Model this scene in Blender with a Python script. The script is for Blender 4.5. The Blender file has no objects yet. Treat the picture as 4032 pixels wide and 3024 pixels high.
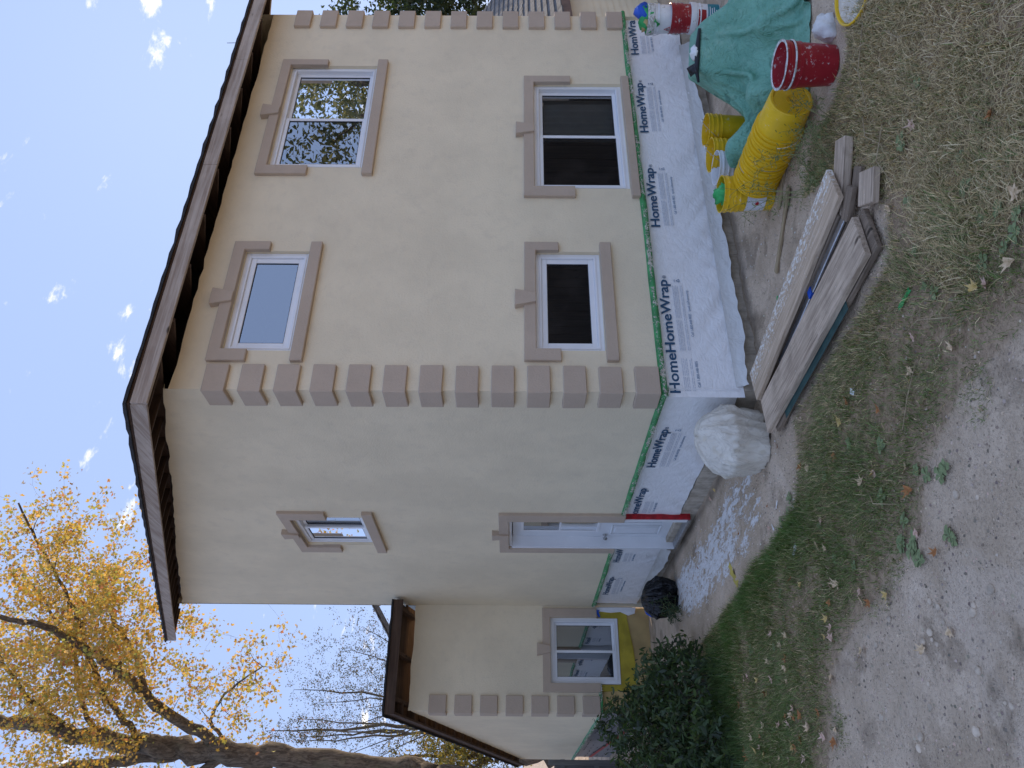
import bpy, bmesh, math, random
import numpy as np
from mathutils import Vector, Matrix, Euler, noise as mnoise
R = math.radians
scene = bpy.context.scene
COL = scene.collection

# ------------------------------------------------------------------ camera
# the photograph was taken in portrait and is shown lying on its side:
# the camera is rolled so that the world's up points to the picture's left
YAW, PITCH, ROLL = 1.0215626907, 0.0035554700, 0.0072789158
CAM = Vector((-3.3702, -5.6514, 2.162))
fw = Vector((math.cos(YAW) * math.cos(PITCH), math.sin(YAW) * math.cos(PITCH), math.sin(PITCH)))
rt0 = Vector((math.sin(YAW), -math.cos(YAW), 0)); up0 = rt0.cross(fw)
rt = rt0 * math.cos(ROLL) + up0 * math.sin(ROLL); up = -rt0 * math.sin(ROLL) + up0 * math.cos(ROLL)
cd = bpy.data.cameras.new('camera'); cam = bpy.data.objects.new('camera', cd); COL.objects.link(cam)
bx_, by_, bz_ = -up, rt, -fw
mw = Matrix((bx_, by_, bz_)).transposed().to_4x4(); mw.translation = CAM
cam.matrix_world = mw
cd.sensor_fit = 'HORIZONTAL'; cd.sensor_width = 36.0; cd.lens = 36.0 * 3031.75 / 4032.0
cd.clip_start = 0.05; cd.clip_end = 2000
scene.camera = cam

# ------------------------------------------------------------------ sky, sun, exposure
SUN_AZ, SUN_EL = 37.0, 24.0          # azimuth from +X towards +Y
world = bpy.data.worlds.new('World'); scene.world = world; world.use_nodes = True
nt = world.node_tree; nt.nodes.clear()
def wn(t, **k):
    n = nt.nodes.new(t)
    for a, b in k.items(): setattr(n, a, b)
    return n
def wl(a, b): nt.links.new(a, b)
sky = wn('ShaderNodeTexSky', sky_type='NISHITA', sun_disc=False, sun_elevation=R(SUN_EL), sun_rotation=R(90 - SUN_AZ),
         air_density=1.0, dust_density=0.25, ozone_density=1.6, altitude=200)
tc = wn('ShaderNodeTexCoord'); sep = wn('ShaderNodeSeparateXYZ'); wl(tc.outputs['Generated'], sep.inputs[0])
def wmath(op, a, b=None, c=None):
    n = wn('ShaderNodeMath', operation=op)
    for i, v in enumerate((a, b, c)):
        if v is None: continue
        if hasattr(v, 'links'): wl(v, n.inputs[i])
        else: n.inputs[i].default_value = v
    return n.outputs[0]
zz = wmath('ADD', wmath('MAXIMUM', sep.outputs[2], 0.0), 0.28)
px = wmath('DIVIDE', sep.outputs[0], zz); py = wmath('DIVIDE', sep.outputs[1], zz)
cmb = wn('ShaderNodeCombineXYZ'); wl(px, cmb.inputs[0]); wl(py, cmb.inputs[1])
mp = wn('ShaderNodeMapping'); mp.inputs['Rotation'].default_value = (0, 0, R(25)); mp.inputs['Scale'].default_value = (1.0, 1.5, 1); wl(cmb.outputs[0], mp.inputs[0])
n1 = wn('ShaderNodeTexNoise', noise_dimensions='3D'); n1.inputs['Scale'].default_value = 9.5; n1.inputs['Detail'].default_value = 9; n1.inputs['Roughness'].default_value = 0.62; n1.inputs['Distortion'].default_value = 0.25
wl(mp.outputs[0], n1.inputs[0])
n2 = wn('ShaderNodeTexNoise'); n2.inputs['Scale'].default_value = 2.2; n2.inputs['Detail'].default_value = 3; wl(mp.outputs[0], n2.inputs[0])
cl = wmath('ADD', wmath('MULTIPLY', n1.outputs[0], 0.62), wmath('MULTIPLY', n2.outputs[0], 0.38))
mr = wn('ShaderNodeMapRange', interpolation_type='SMOOTHSTEP'); mr.inputs[1].default_value = 0.572; mr.inputs[2].default_value = 0.66
wl(cl, mr.inputs[0])
fade = wn('ShaderNodeMapRange'); fade.inputs[1].default_value = 0.02; fade.inputs[2].default_value = 0.16; wl(sep.outputs[2], fade.inputs[0])
cf = wmath('MULTIPLY', mr.outputs[0], fade.outputs[0]); cf = wmath('MULTIPLY', cf, 0.85)
hs = wn('ShaderNodeHueSaturation'); hs.inputs['Saturation'].default_value = 0.72; wl(sky.outputs[0], hs.inputs['Color'])
mix = wn('ShaderNodeMix', data_type='RGBA'); wl(cf, mix.inputs[0]); flat_sky = wn('ShaderNodeMix', data_type='RGBA'); flat_sky.inputs[0].default_value = 0.88; wl(hs.outputs[0], flat_sky.inputs[6]); flat_sky.inputs[7].default_value = (3.7, 4.95, 8.2, 1)   # flat blue added to even out the sky's light all round
wl(flat_sky.outputs[2], mix.inputs[6]); mix.inputs[7].default_value = (12.5, 11.8, 11.0, 1)
bg = wn('ShaderNodeBackground'); bg.inputs[1].default_value = 0.115
wl(mix.outputs[2], bg.inputs[0])
wo = wn('ShaderNodeOutputWorld'); wl(bg.outputs[0], wo.inputs[0])

sd = bpy.data.lights.new('sun', 'SUN'); sun = bpy.data.objects.new('sun', sd); COL.objects.link(sun)
sd.energy = 5.0; sd.angle = R(0.6); sd.color = (1.0, 0.83, 0.62)
sv = Vector((math.cos(R(SUN_AZ)) * math.cos(R(SUN_EL)), math.sin(R(SUN_AZ)) * math.cos(R(SUN_EL)), math.sin(R(SUN_EL))))
sun.rotation_euler = sv.to_track_quat('Z', 'Y').to_euler()
sun.location = sv * 60
vs = scene.view_settings; vs.view_transform = 'Standard'; vs.look = 'None'; vs.exposure = 0.2; vs.gamma = 1.0; vs.use_curve_mapping = False
scene.render.engine = 'CYCLES'
cy = scene.cycles; cy.max_bounces = 8; cy.diffuse_bounces = 4; cy.glossy_bounces = 4; cy.transmission_bounces = 6; cy.transparent_max_bounces = 16
cy.use_denoising = True; cy.caustics_reflective = False; cy.caustics_refractive = False
try: cy.denoiser = 'OPENIMAGEDENOISE'
except Exception: pass

# ------------------------------------------------------------------ materials
MATS = {}
class NT:
    def __init__(s, name):
        s.m = bpy.data.materials.new(name); s.m.use_nodes = True; s.t = s.m.node_tree; s.t.nodes.clear()
        s.out = s.n('ShaderNodeOutputMaterial'); MATS[name] = s.m
    def n(s, t, **k):
        x = s.t.nodes.new(t)
        for a, b in k.items(): setattr(x, a, b)
        return x
    def set(s, inp, v):
        if hasattr(v, 'links'): s.t.links.new(v, inp)
        elif isinstance(v, (tuple, list)) and len(v) == 3 and inp.type == 'RGBA': inp.default_value = (*v, 1)
        else: inp.default_value = v
    def pos(s, obj=False, scale=(1, 1, 1), rot=(0, 0, 0)):
        if obj: o = s.n('ShaderNodeTexCoord').outputs['Object']
        else: o = s.n('ShaderNodeNewGeometry').outputs['Position']
        mp = s.n('ShaderNodeMapping'); s.set(mp.inputs['Vector'], o); mp.inputs['Scale'].default_value = scale; mp.inputs['Rotation'].default_value = rot
        return mp.outputs[0]
    def noise(s, vec, scale, detail=4, rough=0.55, dist=0.0):
        x = s.n('ShaderNodeTexNoise'); s.set(x.inputs['Vector'], vec); x.inputs['Scale'].default_value = scale; x.inputs['Detail'].default_value = detail
        x.inputs['Roughness'].default_value = rough; x.inputs['Distortion'].default_value = dist
        return x.outputs[0]
    def vor(s, vec, scale, feature='F1', out=0, rnd=1.0):
        x = s.n('ShaderNodeTexVoronoi', feature=feature); s.set(x.inputs['Vector'], vec); x.inputs['Scale'].default_value = scale; x.inputs['Randomness'].default_value = rnd
        return x.outputs[out]
    def rng(s, v, a, b, c=0.0, d=1.0, smooth=True):
        x = s.n('ShaderNodeMapRange'); x.interpolation_type = 'SMOOTHSTEP' if smooth else 'LINEAR'
        s.set(x.inputs[0], v)
        for i, q in enumerate((a, b, c, d)): s.set(x.inputs[i + 1], q)
        return x.outputs[0]
    def math(s, op, a, b=None):
        x = s.n('ShaderNodeMath', operation=op); s.set(x.inputs[0], a)
        if b is not None: s.set(x.inputs[1], b)
        return x.outputs[0]
    def mix(s, f, a, b, mode='MIX'):
        x = s.n('ShaderNodeMix', data_type='RGBA', blend_type=mode); s.set(x.inputs[0], f); s.set(x.inputs[6], a); s.set(x.inputs[7], b)
        return x.outputs[2]
    def bump(s, h, strength=0.3, dist=0.01, nrm=None):
        x = s.n('ShaderNodeBump'); s.set(x.inputs['Height'], h); x.inputs['Strength'].default_value = strength; x.inputs['Distance'].default_value = dist
        if nrm is not None: s.set(x.inputs['Normal'], nrm)
        return x.outputs[0]
    def attr(s, name, out=0): return s.n('ShaderNodeAttribute', attribute_name=name).outputs[out]
    def bsdf(s, col, rough=0.7, nrm=None, metal=0.0, spec=0.4, **k):
        x = s.n('ShaderNodeBsdfPrincipled'); s.set(x.inputs['Base Color'], col); s.set(x.inputs['Roughness'], rough); x.inputs['Metallic'].default_value = metal
        x.inputs['Specular IOR Level'].default_value = spec
        if nrm is not None: s.set(x.inputs['Normal'], nrm)
        for a, b in k.items(): s.set(x.inputs[a.replace('_', ' ')], b)
        s.t.links.new(x.outputs[0], s.out.inputs[0]); return x.outputs[0]

def simple(name, c, rough=0.6, var=0.15, scale=8, bump=0.15, bscale=60, bdist=0.004, obj=False, metal=0.0, spec=0.4, c2=None, cscale=None):
    s = NT(name); v = s.pos(obj)
    n = s.noise(v, scale, 5); f = s.rng(n, 0.3, 0.7)
    dark = c2 if c2 else tuple(x * (1 - var) for x in c); lite = c if c2 else tuple(min(1, x * (1 + var * .6)) for x in c)
    col = s.mix(f, dark, lite)
    b = s.bump(s.noise(v, bscale, 4), bump, bdist) if bump else None
    s.bsdf(col, rough, b, metal, spec); return s.m

def stucco(name, c, dirt):
    s = NT(name); v = s.pos()
    a = s.noise(v, 1.1, 5, 0.6); b = s.noise(v, 7, 6, 0.65); g = s.noise(v, 150, 3, 0.6); g2 = s.noise(v, 48, 4, 0.6)
    col = s.mix(s.rng(a, 0.35, 0.68), tuple(x * 0.90 for x in c), c)
    tr_ = s.noise(s.pos(False, (1.6, 1.6, 2.6), (0.5, 0.3, 0.2)), 2.4, 5, 0.65, 0.9); col = s.mix(s.math('MULTIPLY', s.rng(tr_, 0.5, 0.75), 0.22), col, tuple(x * .84 for x in c))
    sz = s.n('ShaderNodeSeparateXYZ'); s.set(sz.inputs[0], v); low = s.rng(sz.outputs[2], 1.5, 0.85); spl = s.noise(v, 26, 5, 0.7); col = s.mix(s.math('MULTIPLY', s.math('MULTIPLY', low, s.rng(spl, 0.52, 0.66)), 0.35), col, dirt)
    col = s.mix(s.math('MULTIPLY', s.rng(b, 0.5, 0.72), 0.40), col, dirt)
    col = s.mix(s.math('MULTIPLY', s.rng(g, 0.35, 0.65), 0.10), col, tuple(min(1, x * 1.12) for x in c))
    h = s.math('ADD', s.math('MULTIPLY', g, 0.6), g2)
    s.bsdf(col, 0.92, s.bump(s.math('ADD', h, s.math('MULTIPLY', tr_, 0.9)), 0.6, 0.007), spec=0.2)
stucco('stucco_beige', (0.82, 0.71, 0.51), (0.66, 0.57, 0.42))
stucco('stucco_taupe', (0.53, 0.425, 0.325), (0.42, 0.335, 0.26))

simple('white_vinyl', (0.80, 0.81, 0.82), 0.35, 0.04, 3, 0.03, 40)
simple('white_door', (0.74, 0.76, 0.78), 0.4, 0.05, 3, 0.04, 40)
simple('dark_room', (0.022, 0.021, 0.022), 0.9, 0.2, 3, 0)  # near-black colour stands in for the shade of unlit rooms and attic
simple('curtain_white', (0.80, 0.80, 0.78), 0.9, 0.1, 5, 0)
simple('screen_dark', (0.05, 0.05, 0.055), 0.8, 0.1, 5, 0)
simple('metal_grey', (0.45, 0.45, 0.46), 0.35, 0.2, 20, 0.05, 80, metal=0.9)
simple('knob_metal', (0.55, 0.54, 0.52), 0.22, 0.05, 20, 0, metal=1.0)
simple('tape_green', (0.05, 0.27, 0.085), 0.5, 0.35, 9, 0.4, 25, 0.01)
simple('plaster_crumb', (0.62, 0.58, 0.49), 0.95, 0.25, 40, 0.6, 120, 0.006)
simple('red_strip', (0.42, 0.012, 0.02), 0.5, 0.35, 22, 0.2, 60)
simple('yellow_membrane', (0.46, 0.36, 0.035), 0.4, 0.2, 5, 0.15, 14, 0.01)
simple('tan_board', (0.50, 0.36, 0.16), 0.8, 0.2, 3, 0.2, 40)
simple('blue_tape', (0.015, 0.09, 0.5), 0.5, 0.2, 10, 0.1, 30)
simple('print_blue', (0.028, 0.088, 0.17), 0.6, 0.1, 30, 0)
simple('print_grey', (0.60, 0.62, 0.66), 0.6, 0.1, 30, 0)
simple('print_mid', (0.20, 0.28, 0.39), 0.6, 0.1, 30, 0)
simple('print_black', (0.02, 0.022, 0.03), 0.6, 0.1, 30, 0)
simple('shingle_black', (0.028, 0.027, 0.028), 0.9, 0.4, 12, 0.6, 90, 0.006)
simple('black_plastic', (0.006, 0.006, 0.008), 0.22, 0.3, 6, 1.0, 11, 0.05)
simple('white_rag', (0.72, 0.71, 0.68), 0.85, 0.12, 8, 0.6, 26, 0.02)
simple('white_scrap', (0.82, 0.82, 0.80), 0.7, 0.08, 8, 0.3, 40, 0.01)
simple('yellow_scrap', (0.50, 0.40, 0.08), 0.7, 0.2, 8, 0.3, 40, 0.01)
simple('green_scrap', (0.05, 0.42, 0.12), 0.5, 0.2, 8, 0.3, 40, 0.01)
simple('shed_siding', (0.70, 0.58, 0.37), 0.55, 0.06, 2, 0.06, 90)
simple('blue_siding', (0.20, 0.27, 0.34), 0.6, 0.08, 2, 0.06, 90)
simple('grey_shake', (0.12, 0.125, 0.13), 0.9, 0.35, 9, 0.6, 40, 0.01)
simple('brown_trim', (0.13, 0.075, 0.05), 0.7, 0.3, 9, 0.3, 40)
simple('stone_grey', (0.60, 0.49, 0.37), 0.9, 0.35, 14, 0.5, 60, 0.01)
simple('wire_metal', (0.42, 0.41, 0.39), 0.45, 0.2, 20, 0, metal=0.8)
simple('grip_white', (0.78, 0.78, 0.76), 0.4, 0.06, 20, 0)
simple('liquid_white', (0.72, 0.72, 0.72), 0.15, 0.05, 4, 0)

def wood(name, c1, c2, axis, worn=0.4, knots=True, obj=False, rough=0.85):
    s = NT(name); sc = [48, 48, 48] if obj else [26, 26, 26]; sc[axis] = 2.6 if obj else 1.3
    v = s.pos(obj, tuple(sc)); w = s.pos(obj)
    g = s.noise(v, 1.0, 6, 0.65, 0.6); big = s.noise(w, 1.7, 4)
    col = s.mix(s.rng(g, 0.3, 0.72), c2, c1)
    col = s.mix(s.math('MULTIPLY', s.rng(big, 0.45, 0.75), worn), col, tuple(min(1, x * 1.35 + .03) for x in c1))
    if obj:
        crk = s.noise(s.pos(obj, (2.2, 70, 70)), 1.0, 3, 0.5, 0.3); col = s.mix(s.math('MULTIPLY', s.rng(crk, 0.36, 0.30), 0.75), col, tuple(x * .3 for x in c2)); dr = s.noise(w, 5, 6, 0.7); col = s.mix(s.math('MULTIPLY', s.rng(dr, 0.5, 0.72), 0.35), col, tuple(x * .6 for x in c2)); sp_ = s.noise(w, 34, 4, 0.6); col = s.mix(s.math('MULTIPLY', s.rng(sp_, 0.70, 0.72), 0.8), col, (0.8, 0.77, 0.70))
    if knots:
        kv = [3.2, 3.2, 3.2]; kv[axis] = 1.1
        k = s.vor(s.pos(obj, tuple(kv)), 1.6); col = s.mix(s.rng(k, 0.10, 0.035), col, tuple(x * .35 for x in c2))
    s.bsdf(col, rough, s.bump(g, 0.5, 0.004), spec=0.2); return s.m
for ax, nm in enumerate('xyz'):
    wood('fascia_wood_' + nm, (0.48, 0.41, 0.345), (0.27, 0.205, 0.16), ax)
    wood('rafter_wood_' + nm, (0.105, 0.066, 0.045), (0.055, 0.034, 0.024), ax)
wood('plank_wood', (0.60, 0.47, 0.345), (0.31, 0.23, 0.165), 0, obj=True)
wood('plank_dark', (0.28, 0.21, 0.15), (0.14, 0.105, 0.075), 0, obj=True)
wood('lath_wood', (0.46, 0.36, 0.22), (0.27, 0.20, 0.12), 0, obj=True)
wood('fence_wood', (0.20, 0.19, 0.18), (0.10, 0.093, 0.088), 2)
wood('bark', (0.155, 0.128, 0.10), (0.05, 0.04, 0.032), 2, knots=False, rough=0.95)
def bark_bump():
    s = NT('maple_bark'); v = s.pos(False, (14, 14, 3.2)); g = s.noise(v, 1.0, 7, 0.7, 0.8); g2 = s.vor(s.pos(False, (11, 11, 3.0)), 1.0, 'DISTANCE_TO_EDGE')
    h = s.math('ADD', s.math('MULTIPLY', g, 0.8), s.math('MULTIPLY', s.rng(g2, 0.0, 0.30), 0.0)); lich = s.noise(s.pos(), 2.2, 5)
    col = s.mix(s.rng(h, 0.28, 0.56), (0.075, 0.06, 0.046), (0.23, 0.19, 0.145)); col = s.mix(s.math('MULTIPLY', s.rng(lich, 0.52, 0.7), 0.4), col, (0.20, 0.19, 0.12))
    s.bsdf(col, 0.95, s.bump(h, 0.9, 0.035), spec=0.15)
bark_bump()

# scaffold plank crusted with paint and plaster
def plank_paint():
    s = NT('plank_painted'); v = s.pos(True, (2.6, 48, 48)); w = s.pos(True)
    g = s.noise(v, 1.0, 6, 0.65, 0.6); col = s.mix(s.rng(g, 0.3, 0.72), (0.40, 0.295, 0.20), (0.66, 0.51, 0.365))
    sp = s.noise(s.pos(True, (9, 16, 16)), 2.6, 6, 0.7); edge = s.n('ShaderNodeSeparateXYZ'); s.set(edge.inputs[0], w)
    side = s.rng(edge.outputs[1], -0.13, 0.13, 0.16, 0.0)
    m = s.rng(s.math('ADD', sp, side), 0.64, 0.70)
    col = s.mix(s.math('MULTIPLY', m, 0.9), col, (0.80, 0.77, 0.70))
    s.bsdf(col, 0.9, s.bump(s.math('ADD', g, s.math('MULTIPLY', m, 1.2)), 0.5, 0.006), spec=0.2)
plank_paint()

def wrapmat(name, c):
    s = NT(name); v = s.pos(); w = s.pos(False, (1.6, 1.6, 5))
    a = s.noise(v, 3.5, 5); b = s.noise(v, 16, 5, 0.6); wr = s.noise(s.pos(False, (3, 3, 5.5), (0, 0.5, 0.4)), 2.2, 3, 0.5, 1.4)
    ridge = s.math('ABSOLUTE', s.math('SUBTRACT', wr, 0.5))
    col = s.mix(s.rng(b, 0.3, 0.75), tuple(x * .94 for x in c), c)
    dk = s.vor(s.pos(False, (9, 9, 22)), 1.0); col = s.mix(s.math('MULTIPLY', s.rng(dk, 0.05, 0.02), 0.6), col, (0.16, 0.17, 0.19))
    wr2 = s.math('ABSOLUTE', s.math('SUBTRACT', s.noise(s.pos(False, (1.6, 1.6, 2.4), (0, -0.6, -0.4)), 3.1, 2, 0.4, 1.0), 0.5)); h = s.math('ADD', s.math('MULTIPLY', ridge, -1.6), s.math('ADD', s.math('MULTIPLY', wr2, -1.2), s.math('ADD', s.math('MULTIPLY', a, .6), s.math('MULTIPLY', b, 0.06))))
    s.bsdf(col, 0.42, s.bump(h, 0.3, 0.03), spec=0.35)
wrapmat('house_wrap', (0.88, 0.87, 0.86)); wrapmat('wrap_grey', (0.20, 0.20, 0.21)); wrapmat('plastic_flap', (0.64, 0.63, 0.60)); 

def dropcloth():
    s = NT('drop_cloth'); v = s.pos(); a = s.noise(v, 4, 5, 0.6); cr = s.math('ABSOLUTE', s.math('SUBTRACT', s.noise(s.pos(False, (6, 6, 3)), 1.2, 3, 0.5, 1.6), 0.5)); cr2 = s.math('ABSOLUTE', s.math('SUBTRACT', s.noise(s.pos(False, (14, 14, 7)), 1.0, 2, 0.4, 1.2), 0.5))
    col = s.mix(s.rng(a, 0.3, 0.7), (0.64, 0.59, 0.50), (0.74, 0.69, 0.59)); col = s.mix(s.math('MULTIPLY', s.rng(s.noise(v, 7, 4, 0.5), 0.60, 0.68), 0.35), col, (0.50, 0.42, 0.28)); col = s.mix(s.math('MULTIPLY', s.rng(cr, 0.035, 0.0), 0.35), col, (0.36, 0.31, 0.25))
    s.bsdf(col, 0.42, s.bump(s.math('ADD', s.math('MULTIPLY', cr, -2.0), s.math('MULTIPLY', cr2, -0.4)), 0.4, 0.025), spec=0.5)
dropcloth()
def concrete():
    s = NT('concrete'); v = s.pos(); n = s.noise(v, 9, 6, 0.65); st = s.noise(s.pos(False, (26, 26, 2.5)), 1, 4)
    col = s.mix(s.rng(n, 0.3, 0.7), (0.36, 0.305, 0.235), (0.56, 0.485, 0.385)); col = s.mix(s.math('MULTIPLY', s.rng(st, 0.5, 0.75), 0.5), col, (0.16, 0.15, 0.13))
    s.bsdf(col, 0.9, s.bump(s.noise(v, 60, 5), 0.6, 0.006), spec=0.2)
concrete()

def glass():
    s = NT('window_glass')
    fr = s.n('ShaderNodeFresnel'); fr.inputs[0].default_value = 1.8
    f = s.math('ADD', s.math('MULTIPLY', fr.outputs[0], 1.2), 0.29)
    tr = s.n('ShaderNodeBsdfTransparent'); tr.inputs[0].default_value = (0.62, 0.66, 0.66, 1)
    gl = s.n('ShaderNodeBsdfGlossy'); gl.inputs['Roughness'].default_value = 0.0; gl.inputs['Color'].default_value = (0.92, 0.96, 1.0, 1)
    w = s.noise(s.pos(), 2.2, 2); s.set(gl.inputs['Normal'], s.bump(w, 0.03, 0.02))
    mx = s.n('ShaderNodeMixShader'); s.set(mx.inputs[0], f); s.t.links.new(tr.outputs[0], mx.inputs[1]); s.t.links.new(gl.outputs[0], mx.inputs[2])
    s.t.links.new(mx.outputs[0], s.out.inputs[0])
glass()

def bucketmat(name, c, splat, amount, rough=0.38):
    s = NT(name); v = s.pos(True); a = s.noise(v, 9, 4); sp = s.noise(s.pos(True, (1, 1, 1.6)), 26, 6, 0.7)
    col = s.mix(s.rng(a, 0.3, 0.7), tuple(x * .85 for x in c), c)
    m = s.rng(s.math('ADD', sp, s.math('MULTIPLY', a, 0.35)), amount, amount + 0.05)
    col = s.mix(s.math('MULTIPLY', m, 0.8), col, splat)
    s.bsdf(col, s.rng(m, 0, 1, rough, 0.85), s.bump(s.math('ADD', s.math('MULTIPLY', a, .4), m), 0.2, 0.003))
bucketmat('bucket_yellow', (0.80, 0.50, 0.015), (0.70, 0.62, 0.42), 0.80)
bucketmat('bucket_red', (0.32, 0.014, 0.022), (0.60, 0.52, 0.50), 0.775)
bucketmat('bucket_white', (0.74, 0.75, 0.76), (0.45, 0.43, 0.38), 0.80)
bucketmat('bucket_rim_dirty', (0.70, 0.70, 0.68), (0.33, 0.31, 0.26), 0.66, 0.7)
bucketmat('label_white', (0.72, 0.73, 0.75), (0.50, 0.48, 0.44), 0.86)
bucketmat('label_teal', (0.02, 0.22, 0.27), (0.5, 0.5, 0.5), 0.88)
bucketmat('label_red', (0.45, 0.02, 0.03), (0.5, 0.5, 0.5), 0.9)
bucketmat('residue_cream', (0.66, 0.60, 0.50), (0.75, 0.72, 0.62), 0.72, 0.8)

def tarpmat():
    s = NT('tarp_green'); v = s.pos(); a = s.noise(v, 2.4, 5); b = s.noise(v, 9, 5, 0.6); wet = s.noise(v, 4.0, 3, 0.5, 0.5)
    col = s.mix(s.rng(a, 0.3, 0.7), (0.125, 0.32, 0.235), (0.215, 0.455, 0.345)); col = s.mix(s.math('MULTIPLY', s.rng(b, 0.5, 0.8), 0.45), col, (0.36, 0.54, 0.43))
    col = s.mix(s.math('MULTIPLY', s.rng(wet, 0.63, 0.66), 0.55), col, (0.07, 0.17, 0.13))
    cr = s.math('ABSOLUTE', s.math('SUBTRACT', s.noise(v, 6, 4, 0.55, 1.0), 0.5))
    s.bsdf(col, 0.6, s.bump(s.math('ADD', s.math('MULTIPLY', cr, -1.6), s.math('ADD', s.math('MULTIPLY', s.math('ABSOLUTE', s.math('SUBTRACT', s.noise(v, 15, 3, 0.5, 1.5), 0.5)), -0.9), s.math('MULTIPLY', b, 0.4))), 0.9, 0.035), spec=0.3)
tarpmat()

def leafmat(name, transl=0.45, rough=0.6, bump=True):
    s = NT(name); c = s.attr('Col')
    d = s.n('ShaderNodeBsdfDiffuse'); s.set(d.inputs[0], c); d.inputs[1].default_value = 0.3
    t = s.n('ShaderNodeBsdfTranslucent'); s.set(t.inputs[0], s.mix(1.0, c, (1.0, 0.92, 0.62), 'MULTIPLY'))
    mx = s.n('ShaderNodeMixShader'); mx.inputs[0].default_value = transl; s.t.links.new(d.outputs[0], mx.inputs[1]); s.t.links.new(t.outputs[0], mx.inputs[2])
    g = s.n('ShaderNodeBsdfGlossy'); g.inputs['Roughness'].default_value = rough; g.inputs[0].default_value = (1, 1, 1, 1)
    m2 = s.n('ShaderNodeMixShader'); m2.inputs[0].default_value = 0.035; s.t.links.new(mx.outputs[0], m2.inputs[1]); s.t.links.new(g.outputs[0], m2.inputs[2])
    s.t.links.new(m2.outputs[0], s.out.inputs[0])
leafmat('leaf', 0.5); leafmat('grass_blade', 0.25); leafmat('dry_leaf_cloud', 0.3)

def dryleaf(name, c1, c2):
    s = NT(name); v = s.pos(True); n = s.noise(v, 30, 5); col = s.mix(s.rng(n, 0.3, 0.7), c1, c2)
    s.bsdf(col, 0.8, s.bump(n, 0.4, 0.004), spec=0.2)
dryleaf('leaf_tan', (0.46, 0.31, 0.17), (0.74, 0.56, 0.36)); dryleaf('leaf_rust', (0.26, 0.10, 0.035), (0.46, 0.21, 0.08)); dryleaf('leaf_pinkish', (0.44, 0.26, 0.18), (0.68, 0.47, 0.36)); dryleaf('leaf_yellow', (0.52, 0.34, 0.10), (0.64, 0.48, 0.22))

def groundmat():
    s = NT('ground_soil'); v = s.pos()
    m = s.n('ShaderNodeAttribute', attribute_name='mask'); sp = s.n('ShaderNodeSeparateColor'); s.set(sp.inputs[0], m.outputs[0])
    paint, drive, wet = sp.outputs[0], sp.outputs[1], sp.outputs[2]
    a = s.noise(v, 1.6, 6, 0.6); b = s.noise(v, 14, 6, 0.7); g = s.noise(v, 75, 4, 0.6); peb = s.vor(v, 55); pebc = s.vor(v, 55, out=1); peb2 = s.vor(v, 130)
    soil = s.mix(s.rng(b, 0.3, 0.7), (0.27, 0.185, 0.115), (0.45, 0.325, 0.21))
    drv = s.mix(s.rng(a, 0.35, 0.66), (0.50, 0.385, 0.27), (0.70, 0.555, 0.41)); drv = s.mix(s.math('MULTIPLY', s.rng(b, 0.35, 0.7), 0.55), drv, (0.52, 0.40, 0.285))
    pc = s.n('ShaderNodeSeparateColor'); s.set(pc.inputs[0], pebc)
    pm = s.math('MULTIPLY', s.rng(peb, 0.34, 0.24), s.rng(pc.outputs[0], 0.66, 0.70))
    drv = s.mix(s.math('MULTIPLY', pm, 0.75), drv, s.mix(pc.outputs[1], (0.24, 0.18, 0.13), (0.76, 0.62, 0.48)))
    pale = s.rng(s.noise(v, 1.1, 6, 0.65, 0.5), 0.53, 0.64); drv = s.mix(s.math('MULTIPLY', pale, 0.32), drv, (0.76, 0.63, 0.50))
    damp = s.rng(s.noise(v, 2.1, 5, 0.6, 0.3), 0.54, 0.66); drv = s.mix(s.math('MULTIPLY', damp, 0.6), drv, (0.26, 0.195, 0.135)); col = s.mix(drive, soil, drv)
    fl = s.noise(s.pos(False, (4.6, 1.5, 3)), 3.4, 8, 0.75, 0.5); fl2 = s.noise(v, 24, 6, 0.75)
    t = s.math('SUBTRACT', s.math('ADD', s.math('MULTIPLY', fl, 0.62), s.math('MULTIPLY', fl2, 0.38)), s.math('SUBTRACT', 0.745, s.math('MULTIPLY', paint, 0.31)))
    pm2 = s.math('MULTIPLY', s.rng(t, 0.0, 0.035), s.rng(paint, 0.02, 0.12))
    pcol = s.mix(s.rng(b, 0.3, 0.7), (0.74, 0.72, 0.69), (0.90, 0.88, 0.86)); col = s.mix(pm2, col, pcol)
    col = s.mix(s.math('MULTIPLY', wet, 0.7), col, (0.035, 0.03, 0.026))
    h = s.math('ADD', s.math('MULTIPLY', g, 0.5), s.math('ADD', b, s.math('MULTIPLY', s.rng(peb, 0.5, 0.1), 0.6))); h = s.math('ADD', h, s.math('MULTIPLY', s.rng(peb2, .5, .1), .3)); h = s.math('ADD', h, s.math('MULTIPLY', pm2, 0.3))
    s.bsdf(col, 0.95, s.bump(h, 0.75, 0.018), spec=0.15)
groundmat()

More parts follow.
